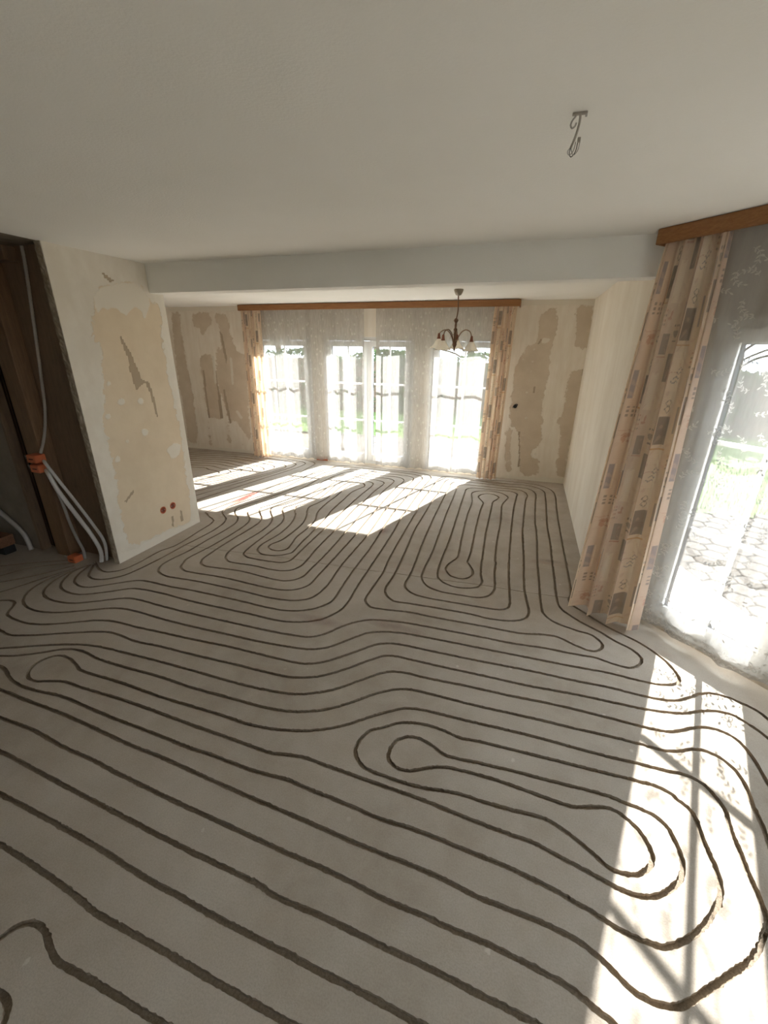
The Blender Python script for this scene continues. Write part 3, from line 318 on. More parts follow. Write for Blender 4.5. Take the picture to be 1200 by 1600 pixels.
    M['switch'] = plain('switch_white', (228, 226, 220), 0.4, 0, 0.02, 10)
    t = NT('frosted_shade')
    di = t.n('ShaderNodeBsdfDiffuse', {'Color': srgb(246, 243, 236)})
    tl = t.n('ShaderNodeBsdfTranslucent', {'Color': srgb(246, 242, 234)})
    M['shade'] = t.surf(t.n('ShaderNodeMixShader', {0: 0.5, 1: di.outputs[0], 2: tl.outputs[0]}).outputs[0])
    t = NT('red_spray')
    uv = t.n('ShaderNodeTexCoord').outputs['Generated']
    n = t.noise(t.pos(), 30, 4, 0.7)
    g = t.n('ShaderNodeMapping', {'Vector': uv, 'Location': (-1, -1, 0), 'Scale': (2, 2, 0)}).outputs[0]
    r = t.math('SUBTRACT', 1.0, t.n('ShaderNodeVectorMath', {0: g}, operation='LENGTH').outputs['Value'], clamp=True)
    a = t.math('MULTIPLY', t.math('MULTIPLY', r, t.math('MULTIPLY', n, 2.2), clamp=True), 0.85)
    M['red_spray'] = t.bsdf(srgb(196, 92, 84), 0.8, Alpha=a)
    M['red_dust'] = None
    t = NT('brick_dust')
    uv = t.n('ShaderNodeTexCoord').outputs['Generated']
    n = t.noise(t.pos(), 16, 4, 0.7)
    g = t.n('ShaderNodeMapping', {'Vector': uv, 'Location': (-1, -1, 0), 'Scale': (2, 2, 0)}).outputs[0]
    r = t.math('SUBTRACT', 1.0, t.n('ShaderNodeVectorMath', {0: g}, operation='LENGTH').outputs['Value'], clamp=True)
    a = t.math('MULTIPLY', t.math('MULTIPLY', r, t.math('MULTIPLY', n, 1.8), clamp=True), 0.30)
    M['red_dust'] = t.bsdf(srgb(148, 104, 92), 0.9, Alpha=a)
    # --- outdoors
    t = NT('paver')
    n = t.noise(t.pos(), 25, 5, 0.6)
    inf = t.n('ShaderNodeObjectInfo').outputs['Random']
    c = t.ramp(n, [(0.3, srgb(62, 58, 54)), (0.7, srgb(82, 77, 71))])
    c = t.mix(t.math('MULTIPLY', inf, 0.35), c, srgb(74, 69, 64))
    M['paver'] = t.bsdf(c, 0.85, t.bump(n, 0.3, 0.004))
    M['soil'] = plain('joint_sand', (92, 84, 70), 0.95, 0, 0.2, 30)
    t = NT('grass')
    n = t.noise(t.pos(), 9, 5, 0.7)
    M['grass'] = t.bsdf(t.ramp(n, [(0.3, srgb(50, 68, 34)), (0.7, srgb(78, 96, 48))]), 0.8)
    t = NT('leaves')
    n = t.noise(t.pos(), 4, 4, 0.7)
    inf = t.n('ShaderNodeObjectInfo').outputs['Random']
    c = t.ramp(n, [(0.3, srgb(34, 50, 30)), (0.7, srgb(66, 84, 50))])
    c = t.mix(t.math('MULTIPLY', inf, 0.5), c, srgb(64, 70, 48))
    di = t.n('ShaderNodeBsdfDiffuse', {'Color': c})
    tl = t.n('ShaderNodeBsdfTranslucent', {'Color': c})
    M['leaves'] = t.surf(t.n('ShaderNodeMixShader', {0: 0.3, 1: di.outputs[0], 2: tl.outputs[0]}).outputs[0])
    M['bark'] = plain('bark', (82, 70, 58), 0.95, 0, 0.25, 12)
    M['render'] = plain('outer_render', (224, 218, 204), 0.95, 0, 0.04, 30)
    return M


M = make_materials()


# ------------------------------------------------------------------ mesh helpers
def link(o, parent=None):
    COL.objects.link(o)
    if parent is not None:
        o.parent = parent
    return o


def tag(o, label=None, cat=None, group=None, kind=None):
    if label:
        o['label'] = label
    if cat:
        o['category'] = cat
    if group:
        o['group'] = group
    if kind:
        o['kind'] = kind
    return o


def empty(name, loc=(0, 0, 0), rz=0.0):
    o = bpy.data.objects.new(name, None)
    o.empty_display_size = 0.1
    o.location = loc
    o.rotation_euler = (0, 0, rz)
    return link(o)


def mesh_obj(name, verts, faces, mat, parent=None, smooth=False):
    me = bpy.data.meshes.new(name)
    me.from_pydata([tuple(map(float, v)) for v in verts], [], [tuple(map(int, f)) for f in faces])
    if isinstance(mat, str):
        mat = M[mat]
    if mat:
        me.materials.append(mat)
    if smooth:
        me.shade_smooth()
    me.update()
    return link(bpy.data.objects.new(name, me), parent)


class MB:
    """collects shapes of one part"""
    def __init__(self):
        self.v = []
        self.f = []

    def add(self, v, f):
        o = len(self.v)
        self.v += [tuple(p) for p in v]
        self.f += [tuple(i + o for i in q) for q in f]
        return self

    def box(self, x0, x1, y0, y1, z0, z1):
        v = [(x, y, z) for z in (z0, z1) for y in (y0, y1) for x in (x0, x1)]
        return self.add(v, [(0, 2, 3, 1), (4, 5, 7, 6), (0, 1, 5, 4), (2, 6, 7, 3), (0, 4, 6, 2), (1, 3, 7, 5)])

    def bbox(self, x0, x1, y0, y1, z0, z1, b=0.004):
        bm = bmesh.new()
        bmesh.ops.create_cube(bm, size=1.0)
        for v in bm.verts:
            v.co = Vector(((x0 + x1) / 2 + v.co.x * (x1 - x0), (y0 + y1) / 2 + v.co.y * (y1 - y0), (z0 + z1) / 2 + v.co.z * (z1 - z0)))
        b = min(b, 0.45 * min(x1 - x0, y1 - y0, z1 - z0))
        bmesh.ops.bevel(bm, geom=bm.edges[:], offset=b, segments=2, affect='EDGES', profile=0.5)
        bm.verts.index_update()
        self.add([v.co.copy() for v in bm.verts], [[v.index for v in f.verts] for f in bm.faces])
        bm.free()
        return self

    def tube(self, pts, rad, n=8, cap=True):
        pts = [Vector(p) for p in pts]
        rads = rad if isinstance(rad, (list, tuple)) else [rad] * len(pts)
        prev = None
        rings = []
        for i, p in enumerate(pts):
            d = (pts[min(i + 1, len(pts) - 1)] - pts[max(i - 1, 0)]).normalized()
            if prev is None:
                a = Vector((0, 0, 1)) if abs(d.z) < 0.9 else Vector((1, 0, 0))
                nrm = d.cross(a).normalized()
            else:
                nrm = (prev - d * prev.dot(d)).normalized()
            prev = nrm
            b = d.cross(nrm)
            rings.append([p + rads[i] * (math.cos(t) * nrm + math.sin(t) * b) for t in [2 * math.pi * k / n for k in range(n)]])
        v = [q for r in rings for q in r]
        f = [(i * n + k, i * n + (k + 1) % n, (i + 1) * n + (k + 1) % n, (i + 1) * n + k) for i in range(len(pts) - 1) for k in range(n)]
        if cap:
            f += [tuple(range(n - 1, -1, -1)), tuple((len(pts) - 1) * n + k for k in range(n))]
        return self.add(v, f)

    def lathe(self, prof, c=(0, 0, 0), n=20, axis='z'):
        v = []
        for r, z in prof:
            for k in range(n):
                a = 2 * math.pi * k / n
                p = (r * math.cos(a), r * math.sin(a), z)
                if axis == 'x':
                    p = (z, p[0], p[1])
                elif axis == 'y':
                    p = (p[0], -z, p[1])
                v.append((c[0] + p[0], c[1] + p[1], c[2] + p[2]))
        f = [(i * n + k, i * n + (k + 1) % n, (i + 1) * n + (k + 1) % n, (i + 1) * n + k) for i in range(len(prof) - 1) for k in range(n)]
        return self.add(v, f)

    def build(self, name, mat, parent=None, smooth=False):
        return mesh_obj(name, self.v, self.f, mat, parent, smooth)


def catmull(P, step):
    """centripetal Catmull-Rom through the points P (n,d), resampled at about step(p) metres"""
    P = np.asarray(P, float)
    if len(P) < 3:
        Q = P
        out = [P[0]]
        for a, b in zip(P[:-1], P[1:]):
            n = max(1, int(np.linalg.norm(b - a) / step(a)))
            out += [a + (b - a) * k / n for k in range(1, n + 1)]
        return np.array(out)
    E = np.vstack([2 * P[0] - P[1], P, 2 * P[-1] - P[-2]])
    out = [P[0]]
    for i in range(1, len(E) - 2):
        p0, p1, p2, p3 = E[i - 1], E[i], E[i + 1], E[i + 2]
        t0 = 0
        t1 = t0 + max(np.linalg.norm(p1 - p0), 1e-6) ** 0.5
        t2 = t1 + max(np.linalg.norm(p2 - p1), 1e-6) ** 0.5
        t3 = t2 + max(np.linalg.norm(p3 - p2), 1e-6) ** 0.5
        n = max(1, int(round(np.linalg.norm(p2 - p1) / step(p1))))
        for t in np.linspace(t1, t2, n + 1)[1:]:
            a1 = (t1 - t) / (t1 - t0) * p0 + (t - t0) / (t1 - t0) * p1
            a2 = (t2 - t) / (t2 - t1) * p1 + (t - t1) / (t2 - t1) * p2
            a3 = (t3 - t) / (t3 - t2) * p2 + (t - t2) / (t3 - t2) * p3
            b1 = (t2 - t) / (t2 - t0) * a1 + (t - t0) / (t2 - t0) * a2
            b2 = (t3 - t) / (t3 - t1) * a2 + (t - t1) / (t3 - t1) * a3
            out.append((t2 - t) / (t2 - t1) * b1 + (t - t1) / (t2 - t1) * b2)
    return np.array(out)


def smooth3(pts, step=0.02):
    return [Vector(p) for p in catmull(np.array(pts, float), lambda p: step)]


def inpoly(x, y, poly):
    inside = np.zeros(x.shape, bool)
    n = len(poly)
    j = n - 1
    for i in range(n):
        xi, yi = poly[i]
        xj, yj = poly[j]
        c = ((yi > y) != (yj > y)) & (x < (xj - xi) * (y - yi) / (yj - yi + 1e-12) + xi)
        inside ^= c
        j = i
    return inside


# ------------------------------------------------------------------ layout constants
X_PART, Y_PART0, Y_PART1 = -3.291, 2.456, 3.49
Y_FAR, X_RIGHT = 6.44, 0.689
N_DIAG = 2.885
X_EAST, Y_BACK, X_WEST = 2.30, -2.6, -6.6
Z_NEAR, Z_FAR, Z_BEAM, Y_BEAM = 2.5, 2.44, 2.27, 3.33
R2 = math.sqrt(0.5)
DIAG_A = (X_RIGHT, N_DIAG / R2 - X_RIGHT)
DIAG_B = (X_EAST, N_DIAG / R2 - X_EAST)


def diag(s, n, z):
    return ((s + n) * R2, (n - s) * R2, z)


# ------------------------------------------------------------------ floor with sawn grooves
def build_floor():
    HALF = 0.0100
    verts, edges, faces, owner = [], [], [], []
    outline = [(X_WEST, Y_BACK), (X_EAST, Y_BACK), (X_EAST + 0.04, DIAG_B[1]), (X_RIGHT + 0.04, DIAG_A[1] + 0.04), (X_RIGHT + 0.04, Y_FAR + 0.06), (X_WEST, Y_FAR + 0.06)]
    for p in outline:
        verts.append(p)
    faces.append(list(range(len(outline))))
    owner.append(-1)

    def step(p):
        d = math.hypot(p[0], p[1])
        return 0.010 if d < 1.9 else 0.016 if d < 2.8 else 0.03 if d < 4 else 0.05
    jobs = [(np.array(g), HALF) for g in GROOVES] + [(np.array(JOINT), 0.0022)]
    for gi, (g, half) in enumerate(jobs):
        c = catmull(g, step)
        d = np.gradient(c, axis=0)
        d /= np.maximum(np.linalg.norm(d, axis=1, keepdims=True), 1e-9)
        nrm = np.stack([-d[:, 1], d[:, 0]], 1)
        jit = 0.0011 if half > 0.005 else 0.0004
        l = c + nrm * (half + RNG.normal(0, jit, (len(c), 1)))
        r = c - nrm * (half + RNG.normal(0, jit, (len(c), 1)))
        o = len(verts)
        for a, b in zip(l, r):
            verts.append((float(a[0]), float(a[1])))
            verts.append((float(b[0]), float(b[1])))
        for i in range(len(c) - 1):
            faces.append([o + 2 * i, o + 2 * i + 1, o + 2 * i + 3, o + 2 * i + 2])
            owner.append(gi)
    # the strips' outlines are the constraints; a triangle belongs to a groove when its centre lies in one of its quads
    strips = list(zip(faces[1:], owner[1:]))
    for q, _ in strips:
        edges.append((q[0], q[3]))
        edges.append((q[1], q[2]))
    for k, (q, o) in enumerate(strips):
        if k == 0 or strips[k - 1][1] != o:
            edges.append((q[0], q[1]))
        if k == len(strips) - 1 or strips[k + 1][1] != o:
            edges.append((q[3], q[2]))
    vo, eo, fo = delaunay_2d_cdt([Vector(v) for v in verts], edges, [faces[0]], 1, 1e-5, False)[:3]
    XY = [(v.x, v.y) for v in vo]
    cell = 0.06
    buckets = {}
    for q, o in strips:
        p = [verts[k] for k in q]
        for cx in range(int(math.floor(min(a[0] for a in p) / cell)), int(math.floor(max(a[0] for a in p) / cell)) + 1):
            for cy in range(int(math.floor(min(a[1] for a in p) / cell)), int(math.floor(max(a[1] for a in p) / cell)) + 1):
                buckets.setdefault((cx, cy), []).append((p, o))

    def in_tri(x, y, a, b, c):
        d1 = (b[0] - a[0]) * (y - a[1]) - (b[1] - a[1]) * (x - a[0])
        d2 = (c[0] - b[0]) * (y - b[1]) - (c[1] - b[1]) * (x - b[0])
        d3 = (a[0] - c[0]) * (y - c[1]) - (a[1] - c[1]) * (x - c[0])
        return (d1 >= 0 and d2 >= 0 and d3 >= 0) or (d1 <= 0 and d2 <= 0 and d3 <= 0)
    own = []
    for f in fo:
        x = sum(XY[k][0] for k in f) / len(f)
        y = sum(XY[k][1] for k in f) / len(f)
        best = -1
        for p, o in buckets.get((int(math.floor(x / cell)), int(math.floor(y / cell))), ()):
            if (best < 0 or o < best) and (in_tri(x, y, p[0], p[1], p[2]) or in_tri(x, y, p[0], p[2], p[3])):
                best = o
        own.append(best)
    top_f = [f for f, o in zip(fo, own) if o < 0]
    used = sorted({i for f in top_f for i in f})
    idx = {v: k for k, v in enumerate(used)}
    floor = mesh_obj('floor', [(XY[i][0], XY[i][1], 0.0) for i in used], [[idx[i] for i in f] for f in top_f], 'screed')
    tag(floor, 'grey cement screed floor with meandering sawn heating grooves', kind='structure')
    edge_owner = {}
    for fi, f in enumerate(fo):
        n = len(f)
        for i in range(n):
            edge_owner.setdefault((min(f[i], f[(i + 1) % n]), max(f[i], f[(i + 1) % n])), []).append(fi)
    depth = [0.017] * len(GROOVES) + [0.005]
    bag = {}
    for fi, f in enumerate(fo):
        o = own[fi]
        if o < 0:
            continue
        b = bag.setdefault(o, [[], [], {}, {}])
        V, F, bot, top = b

        def vb(i):
            if i not in bot:
                bot[i] = len(V)
                V.append((XY[i][0], XY[i][1], -depth[o] - 0.0015 * random.random()))
            return bot[i]

        def vt(i):
            if i not in top:
                top[i] = len(V)
                V.append((XY[i][0], XY[i][1], 0.0))
            return top[i]
        F.append([vb(i) for i in f])
        n = len(f)
        for i in range(n):
            a, c = f[i], f[(i + 1) % n]
            nb = [x for x in edge_owner[(min(a, c), max(a, c))] if x != fi]
            if not nb or own[nb[0]] < 0 or depth[own[nb[0]]] < depth[o]:
                F.append([vt(a), vt(c), vb(c), vb(a)])
    for o in sorted(bag):
        V, F = bag[o][:2]
        g = mesh_obj('heating_groove' if o < len(GROOVES) else 'saw_joint', V, F, 'groove', floor)
        if o == len(GROOVES):
            g['label'] = 'thin straight saw joint crossing the screed'
    return floor


floor = build_floor()


def decal(name, pts, mat):
    mb = MB().add([(x, y, 0.0008) for x, y in pts], [tuple(range(len(pts)))])
    return mb.build(name, mat, floor)


decal('red_paint_mark', [(-3.374,4.060),(-3.272,4.024),(-3.251,4.228),(-3.228,4.446),(-3.252,4.692),(-3.318,4.609),(-3.378,4.338)], 'red_spray')['label'] = 'red spray paint mark on the sunlit screed'
for P_ in [[(-0.412,2.352),(-0.433,2.373),(-0.496,2.396),(-0.592,2.416),(-0.706,2.431),(-0.820,2.439),(-0.918,2.438),(-0.985,2.428),(-1.009,2.412),(-0.989,2.390),(-0.925,2.368),(-0.830,2.347),(-0.716,2.332),(-0.601,2.324),(-0.503,2.325),(-0.437,2.335)],[(-0.961,2.249),(-0.978,2.273),(-1.030,2.298),(-1.109,2.319),(-1.204,2.333),(-1.300,2.338),(-1.382,2.333),(-1.438,2.319),(-1.459,2.298),(-1.442,2.274),(-1.390,2.249),(-1.311,2.228),(-1.216,2.214),(-1.120,2.209),(-1.038,2.214),(-0.983,2.228)],[(0.542,3.787),(0.534,3.804),(0.507,3.819),(0.466,3.832),(0.417,3.840),(0.367,3.842),(0.324,3.838),(0.295,3.828),(0.283,3.813),(0.292,3.797),(0.319,3.781),(0.360,3.769),(0.409,3.761),(0.459,3.759),(0.501,3.763),(0.531,3.773)],[(-1.167,3.935),(-1.175,3.973),(-1.197,4.006),(-1.229,4.028),(-1.267,4.035),(-1.306,4.028),(-1.338,4.006),(-1.360,3.973),(-1.367,3.935),(-1.360,3.897),(-1.338,3.864),(-1.306,3.843),(-1.267,3.835),(-1.229,3.843),(-1.197,3.864),(-1.175,3.897)]]:
    decal('brick_dust_stain', P_, 'red_dust')


# ------------------------------------------------------------------ walls
def grid_wall(name, origin, udir, W, H, res, holes, polys, mat, thick, outward, u0=0.0, label=None, parent=None):
    """a wall whose room face is a fine grid (u along the wall, z up) carrying patch masks; holes are (u0,u1,z0,z1)"""
    us = np.arange(0, W + 1e-6, res)
    zs = np.arange(0, H + 1e-6, res)
    us = np.unique(np.round(np.concatenate([us, [W]] + [[h[0] - u0, h[1] - u0] for h in holes]), 5))
    zs = np.unique(np.round(np.concatenate([zs, [H]] + [[h[2], h[3]] for h in holes]), 5))
    us = us[(us >= -1e-9) & (us <= W + 1e-9)]
    zs = zs[(zs >= 0) & (zs <= H + 1e-9)]
    U, Z = np.meshgrid(us, zs)
    o = Vector(origin)
    ud = Vector(udir)
    ow = Vector(outward)
    nu, nz = len(us), len(zs)
    V = [tuple(o + ud * u + Vector((0, 0, z))) for z in zs for u in us]
    F = []

    def solid(uc, zc):
        return not any(h[0] < uc + u0 < h[1] and h[2] < zc < h[3] for h in holes)
    for j in range(nz - 1):
        for i in range(nu - 1):
            if solid((us[i] + us[i + 1]) / 2, (zs[j] + zs[j + 1]) / 2):
                F.append((j * nu + i, j * nu + i + 1, (j + 1) * nu + i + 1, (j + 1) * nu + i))
    nfront = len(V)
    # back side, reveals and rims
    cu = sorted({0.0, W} | {h[0] - u0 for h in holes} | {h[1] - u0 for h in holes})
    cz = sorted({0.0, H} | {h[2] for h in holes} | {h[3] for h in holes})
    def quad(a, b, c, d):
        k = len(V)
        V.extend([tuple(a), tuple(b), tuple(c), tuple(d)])
        F.append((k, k + 1, k + 2, k + 3))
    P = lambda u, z, t: o + ud * u + Vector((0, 0, z)) + ow * t
    for j in range(len(cz) - 1):
        for i in range(len(cu) - 1):
            if solid((cu[i] + cu[i + 1]) / 2, (cz[j] + cz[j + 1]) / 2):
                quad(P(cu[i], cz[j], thick), P(cu[i], cz[j + 1], thick), P(cu[i + 1], cz[j + 1], thick), P(cu[i + 1], cz[j], thick))
    for h in list(holes) + [(u0, u0 + W, 0, H)]:
        a, b, c, d = h[0] - u0, h[1] - u0, h[2], h[3]
        quad(P(a, c, 0), P(a, d, 0), P(a, d, thick), P(a, c, thick))
        quad(P(b, c, 0), P(b, c, thick), P(b, d, thick), P(b, d, 0))
        quad(P(a, d, 0), P(b, d, 0), P(b, d, thick), P(a, d, thick))
        quad(P(a, c, 0), P(a, c, thick), P(b, c, thick), P(b, c, 0))
    ob = mesh_obj(name, V, F, mat, parent)
    mask = np.zeros((len(V), 4), np.float32)
    mask[:, 3] = 1
    uu, zz = U.ravel() + u0, Z.ravel()
    for ch, poly in polys:
        mask[:nfront][inpoly(uu, zz, poly), ch] = 1.0
    for ch, rad in ((0, 3), (2, 1)):
        g = mask[:nfront, ch].reshape(nz, nu)
        for _ in range(2):
            for ax in (0, 1):
                p = np.pad(g, [(rad, rad) if k == ax else (0, 0) for k in (0, 1)], mode='edge')
                g = sum(np.take(p, range(q, q + g.shape[ax]), axis=ax) for q in range(2 * rad + 1)) / (2 * rad + 1)
        mask[:nfront, ch] = g.ravel()
    at = ob.data.color_attributes.new('mask', 'FLOAT_COLOR', 'POINT')
    at.data.foreach_set('color', mask.ravel())
    if parent is None:
        tag(ob, label, kind='structure')
    return ob


FRAME_Z0, FRAME_Z1 = 0.03, 1.985
WIN = [(-4.345, -3.325, 1), (-3.105, -1.635, 2), (-1.400, -0.380, 1)]
grid_wall('wall_far', (X_WEST, Y_FAR, 0), (1, 0, 0), X_RIGHT - X_WEST, Z_FAR, 0.0125, [(a, b, FRAME_Z0, FRAME_Z1) for a, b, _ in WIN], PATCH['far'], 'wall_far', 0.20, (0, 1, 0), X_WEST, 'stripped plaster window wall at the far end')
grid_wall('wall_right', (X_RIGHT, Y_FAR, 0), (0, -1, 0), Y_FAR - DIAG_A[1], Z_NEAR, 0.05, [], [], 'wall_right', 0.20, (1, 0, 0), 0, 'pale plaster wall with vertical streaks right of the far room')
SW = math.hypot(DIAG_B[0] - DIAG_A[0], DIAG_B[1] - DIAG_A[1])
S_A = (DIAG_A[0] - DIAG_A[1]) * R2
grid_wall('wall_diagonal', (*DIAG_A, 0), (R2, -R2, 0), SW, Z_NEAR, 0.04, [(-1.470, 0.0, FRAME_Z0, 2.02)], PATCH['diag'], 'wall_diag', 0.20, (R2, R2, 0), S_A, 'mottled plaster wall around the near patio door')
grid_wall('wall_east', (X_EAST, DIAG_B[1], 0), (0, -1, 0), DIAG_B[1] - Y_BACK, Z_NEAR, 0.1, [(1.7, 2.6, FRAME_Z0, 2.02)], [], 'ceiling', 0.20, (1, 0, 0))  # opening for the added door that lets in extra light
grid_wall('wall_back', (X_EAST, Y_BACK, 0), (-1, 0, 0), X_EAST - X_WEST, Z_NEAR, 0.1, [], [], 'ceiling', 0.20, (0, -1, 0))
grid_wall('wall_west', (X_WEST, Y_BACK, 0), (0, 1, 0), Y_FAR - Y_BACK, Z_NEAR, 0.2, [], [], 'ceiling', 0.20, (-1, 0, 0))
# partition stub with the scraped tan patch; its front is raw
part = grid_wall('wall_partition', (X_PART, Y_PART0, 0), (0, 1, 0), Y_PART1 - Y_PART0, Z_NEAR, 0.0125, [], PATCH['part'], 'wall_partition', 0.058, (-1, 0, 0), Y_PART0, 'partition stub with a scraped tan patch and orange sockets')
MB().box(X_WEST, X_PART - 0.058, 2.53, Y_PART1, 0, Z_NEAR).build('wall_hall', 'dark_wood')['kind'] = 'structure'
# raw broken edge of the partition
def raw_edge():
    V, F = [], []
    nz, nx = 140, 4
    for j in range(nz + 1):
        z = Z_NEAR * j / nz
        for i in range(nx + 1):
            x = X_PART + 0.002 - 0.060 * i / nx
            y = Y_PART0 - 0.004 - (0.010 * random.random() if 0 < i < nx else 0.003 * random.random())
            V.append((x + random.uniform(-0.004, 0.002), y, z))
    for j in range(nz):
        for i in range(nx):
            a = j * (nx + 1) + i
            F.append((a, a + nx + 1, a + nx + 2, a + 1))
    o = mesh_obj('broken_edge', V, F, 'raw_edge', part)
    o['label'] = 'crumbling raw plaster edge'
raw_edge()
# ceilings and beam
def slab(name, poly, z0, z1, mat, label):
    n = len(poly)
    V = [(x, y, z0) for x, y in poly] + [(x, y, z1) for x, y in poly]
    F = [tuple(range(n - 1, -1, -1)), tuple(range(n, 2 * n))] + [(i, (i + 1) % n, n + (i + 1) % n, n + i) for i in range(n)]
    return tag(mesh_obj(name, V, F, mat), label, kind='structure')
slab('ceiling', [(X_PART - 0.02, Y_BACK), (X_EAST + 0.2, Y_BACK), (X_EAST + 0.2, DIAG_B[1] + 0.1), (X_RIGHT + 0.2, DIAG_A[1] + 0.1), (X_RIGHT + 0.2, Y_PART1), (X_PART - 0.02, Y_PART1)], Z_NEAR, 2.7, 'ceiling', 'white painted ceiling of the near room')
slab('ceiling_hall', [(X_WEST, Y_BACK), (X_PART - 0.02, Y_BACK), (X_PART - 0.02, Y_PART1), (X_WEST, Y_PART1)], Z_NEAR, 2.7, 'ceiling_raw', 'unpainted rough ceiling above the dark hall')
slab('ceiling_far', [(X_WEST, Y_PART1), (X_RIGHT + 0.2, Y_PART1), (X_RIGHT + 0.2, Y_FAR + 0.2), (X_WEST, Y_FAR + 0.2)], Z_FAR, 2.7, 'ceiling', 'bright ceiling of the far room')
tag(MB().box(X_PART, X_RIGHT + 0.12, Y_BEAM, Y_PART1, Z_BEAM, Z_NEAR).build('trim_1', 'ceiling'), 'white painted ceiling beam between the two rooms', kind='structure')
# brick-red skirting remnant under the far sheers
tag(MB().bbox(-3.322, -3.108, Y_FAR - 0.012, Y_FAR, 0.0, 0.05, 0.003).build('baseboard_far', plain('brick_red', (176, 110, 84), 0.85)), 'brick red strip at the wall foot between two far windows', kind='structure')


# ------------------------------------------------------------------ windows (local: x along the wall seen from inside, y outward, z up)
def window(name, origin, rz, width, leaves, z0, z1, label, glass_y=0.06, mull=0.075, muntins=2, glass_zs=None):
    root = empty(name, origin, rz)
    tag(root, label, kind='structure')
    fwid, fd0, fd1 = 0.055, 0.0, 0.075
    fr = MB()
    fr.bbox(0, fwid, fd0, fd1, z0, z1, 0.004)
    fr.bbox(width - fwid, width, fd0, fd1, z0, z1, 0.004)
    fr.bbox(fwid, width - fwid, fd0, fd1, z1 - fwid, z1, 0.004)
    fr.bbox(fwid, width - fwid, fd0, fd1, z0, z0 + 0.05, 0.004)
    fr.build('frame', 'pvc', root)
    lw = (width - 2 * fwid) / leaves
    st = 0.078
    for k in range(leaves):
        a = fwid + k * lw + 0.002
        b = a + lw - 0.004
        c, d = z0 + 0.052, z1 - fwid - 0.002
        gb = 0.108
        lf = MB()
        y0, y1 = -0.016, 0.062
        lf.bbox(a, a + st, y0, y1, c, d, 0.006)
        lf.bbox(b - st, b, y0, y1, c, d, 0.006)
        lf.bbox(a + st, b - st, y0, y1, d - st, d, 0.006)
        lf.bbox(a + st, b - st, y0, y1, c, c + gb, 0.006)
        leaf = lf.build('leaf', 'pvc', root)
        ga, gbx, gc, gd = a + st, b - st, c + gb, d - st
        gk = MB()
        t = 0.005
        for q in ((ga, ga + t, gc, gd), (gbx - t, gbx, gc, gd), (ga, gbx, gc, gc + t), (ga, gbx, gd - t, gd)):
            gk.box(q[0], q[1], glass_y - 0.05, glass_y - 0.014, q[2], q[3])
        gk.build('gasket', 'gasket', leaf)
        MB().add([(ga, glass_y, gc), (gbx, glass_y, gc), (gbx, glass_y, gd), (ga, glass_y, gd)], [(0, 1, 2, 3)]).build('pane', 'glass', leaf)
        mw = 0.013
        mx = (ga + gbx) / 2
        MB().bbox(mx - mw, mx + mw, glass_y - 0.012, glass_y + 0.012, gc, gd, 0.003).build('muntin', 'pvc', leaf)
        zs = glass_zs or [gc + (gd - gc) * f for f in (0.333, 0.667)]
        for z in zs:
            MB().bbox(ga, gbx, glass_y - 0.0121, glass_y + 0.0121, z - mw, z + mw, 0.003).build('muntin', 'pvc', leaf)
        hx = (a + 0.038) if (k == leaves - 1 and leaves > 1) or leaves == 1 else None
        if hx is not None:
            hb = MB().bbox(hx - 0.014, hx + 0.014, -0.026, -0.016, 0.98, 1.12, 0.004)
            hb.tube([(hx, -0.03, 1.06), (hx, -0.058, 1.06), (hx, -0.062, 1.05), (hx, -0.062, 0.95)], 0.008)
            hb.build('handle', 'pvc', leaf)
    MB().box(-0.01, width + 0.01, 0.075, 0.26, z0 - 0.05, z0 - 0.02).build('outer_sill', 'steel', root)
    return root


GZ = [0.727, 1.30]
for i, (a, b, n) in enumerate(WIN):
    window('window_%d' % (i + 1), (a, Y_FAR, 0), 0, b - a, n, FRAME_Z0, FRAME_Z1, ('single white glazed door behind the sheer, leftmost in the far wall', 'double leaf white glazed door in the middle of the far wall', 'single white glazed door behind the chandelier')[i], glass_zs=GZ)
window('window_4', diag(-1.470, N_DIAG, 0), -math.pi / 4, 1.47, 2, FRAME_Z0, 2.02, 'white double patio door in the diagonal wall on the right', glass_zs=[0.76, 1.33])

window('window_5', (X_EAST, DIAG_B[1] - 1.7, 0), -math.pi / 2, 0.9, 1, FRAME_Z0, 2.02, 'added single glazed door in the unseen east wall, lighting the near room')  # unseen door, added to brighten the near room


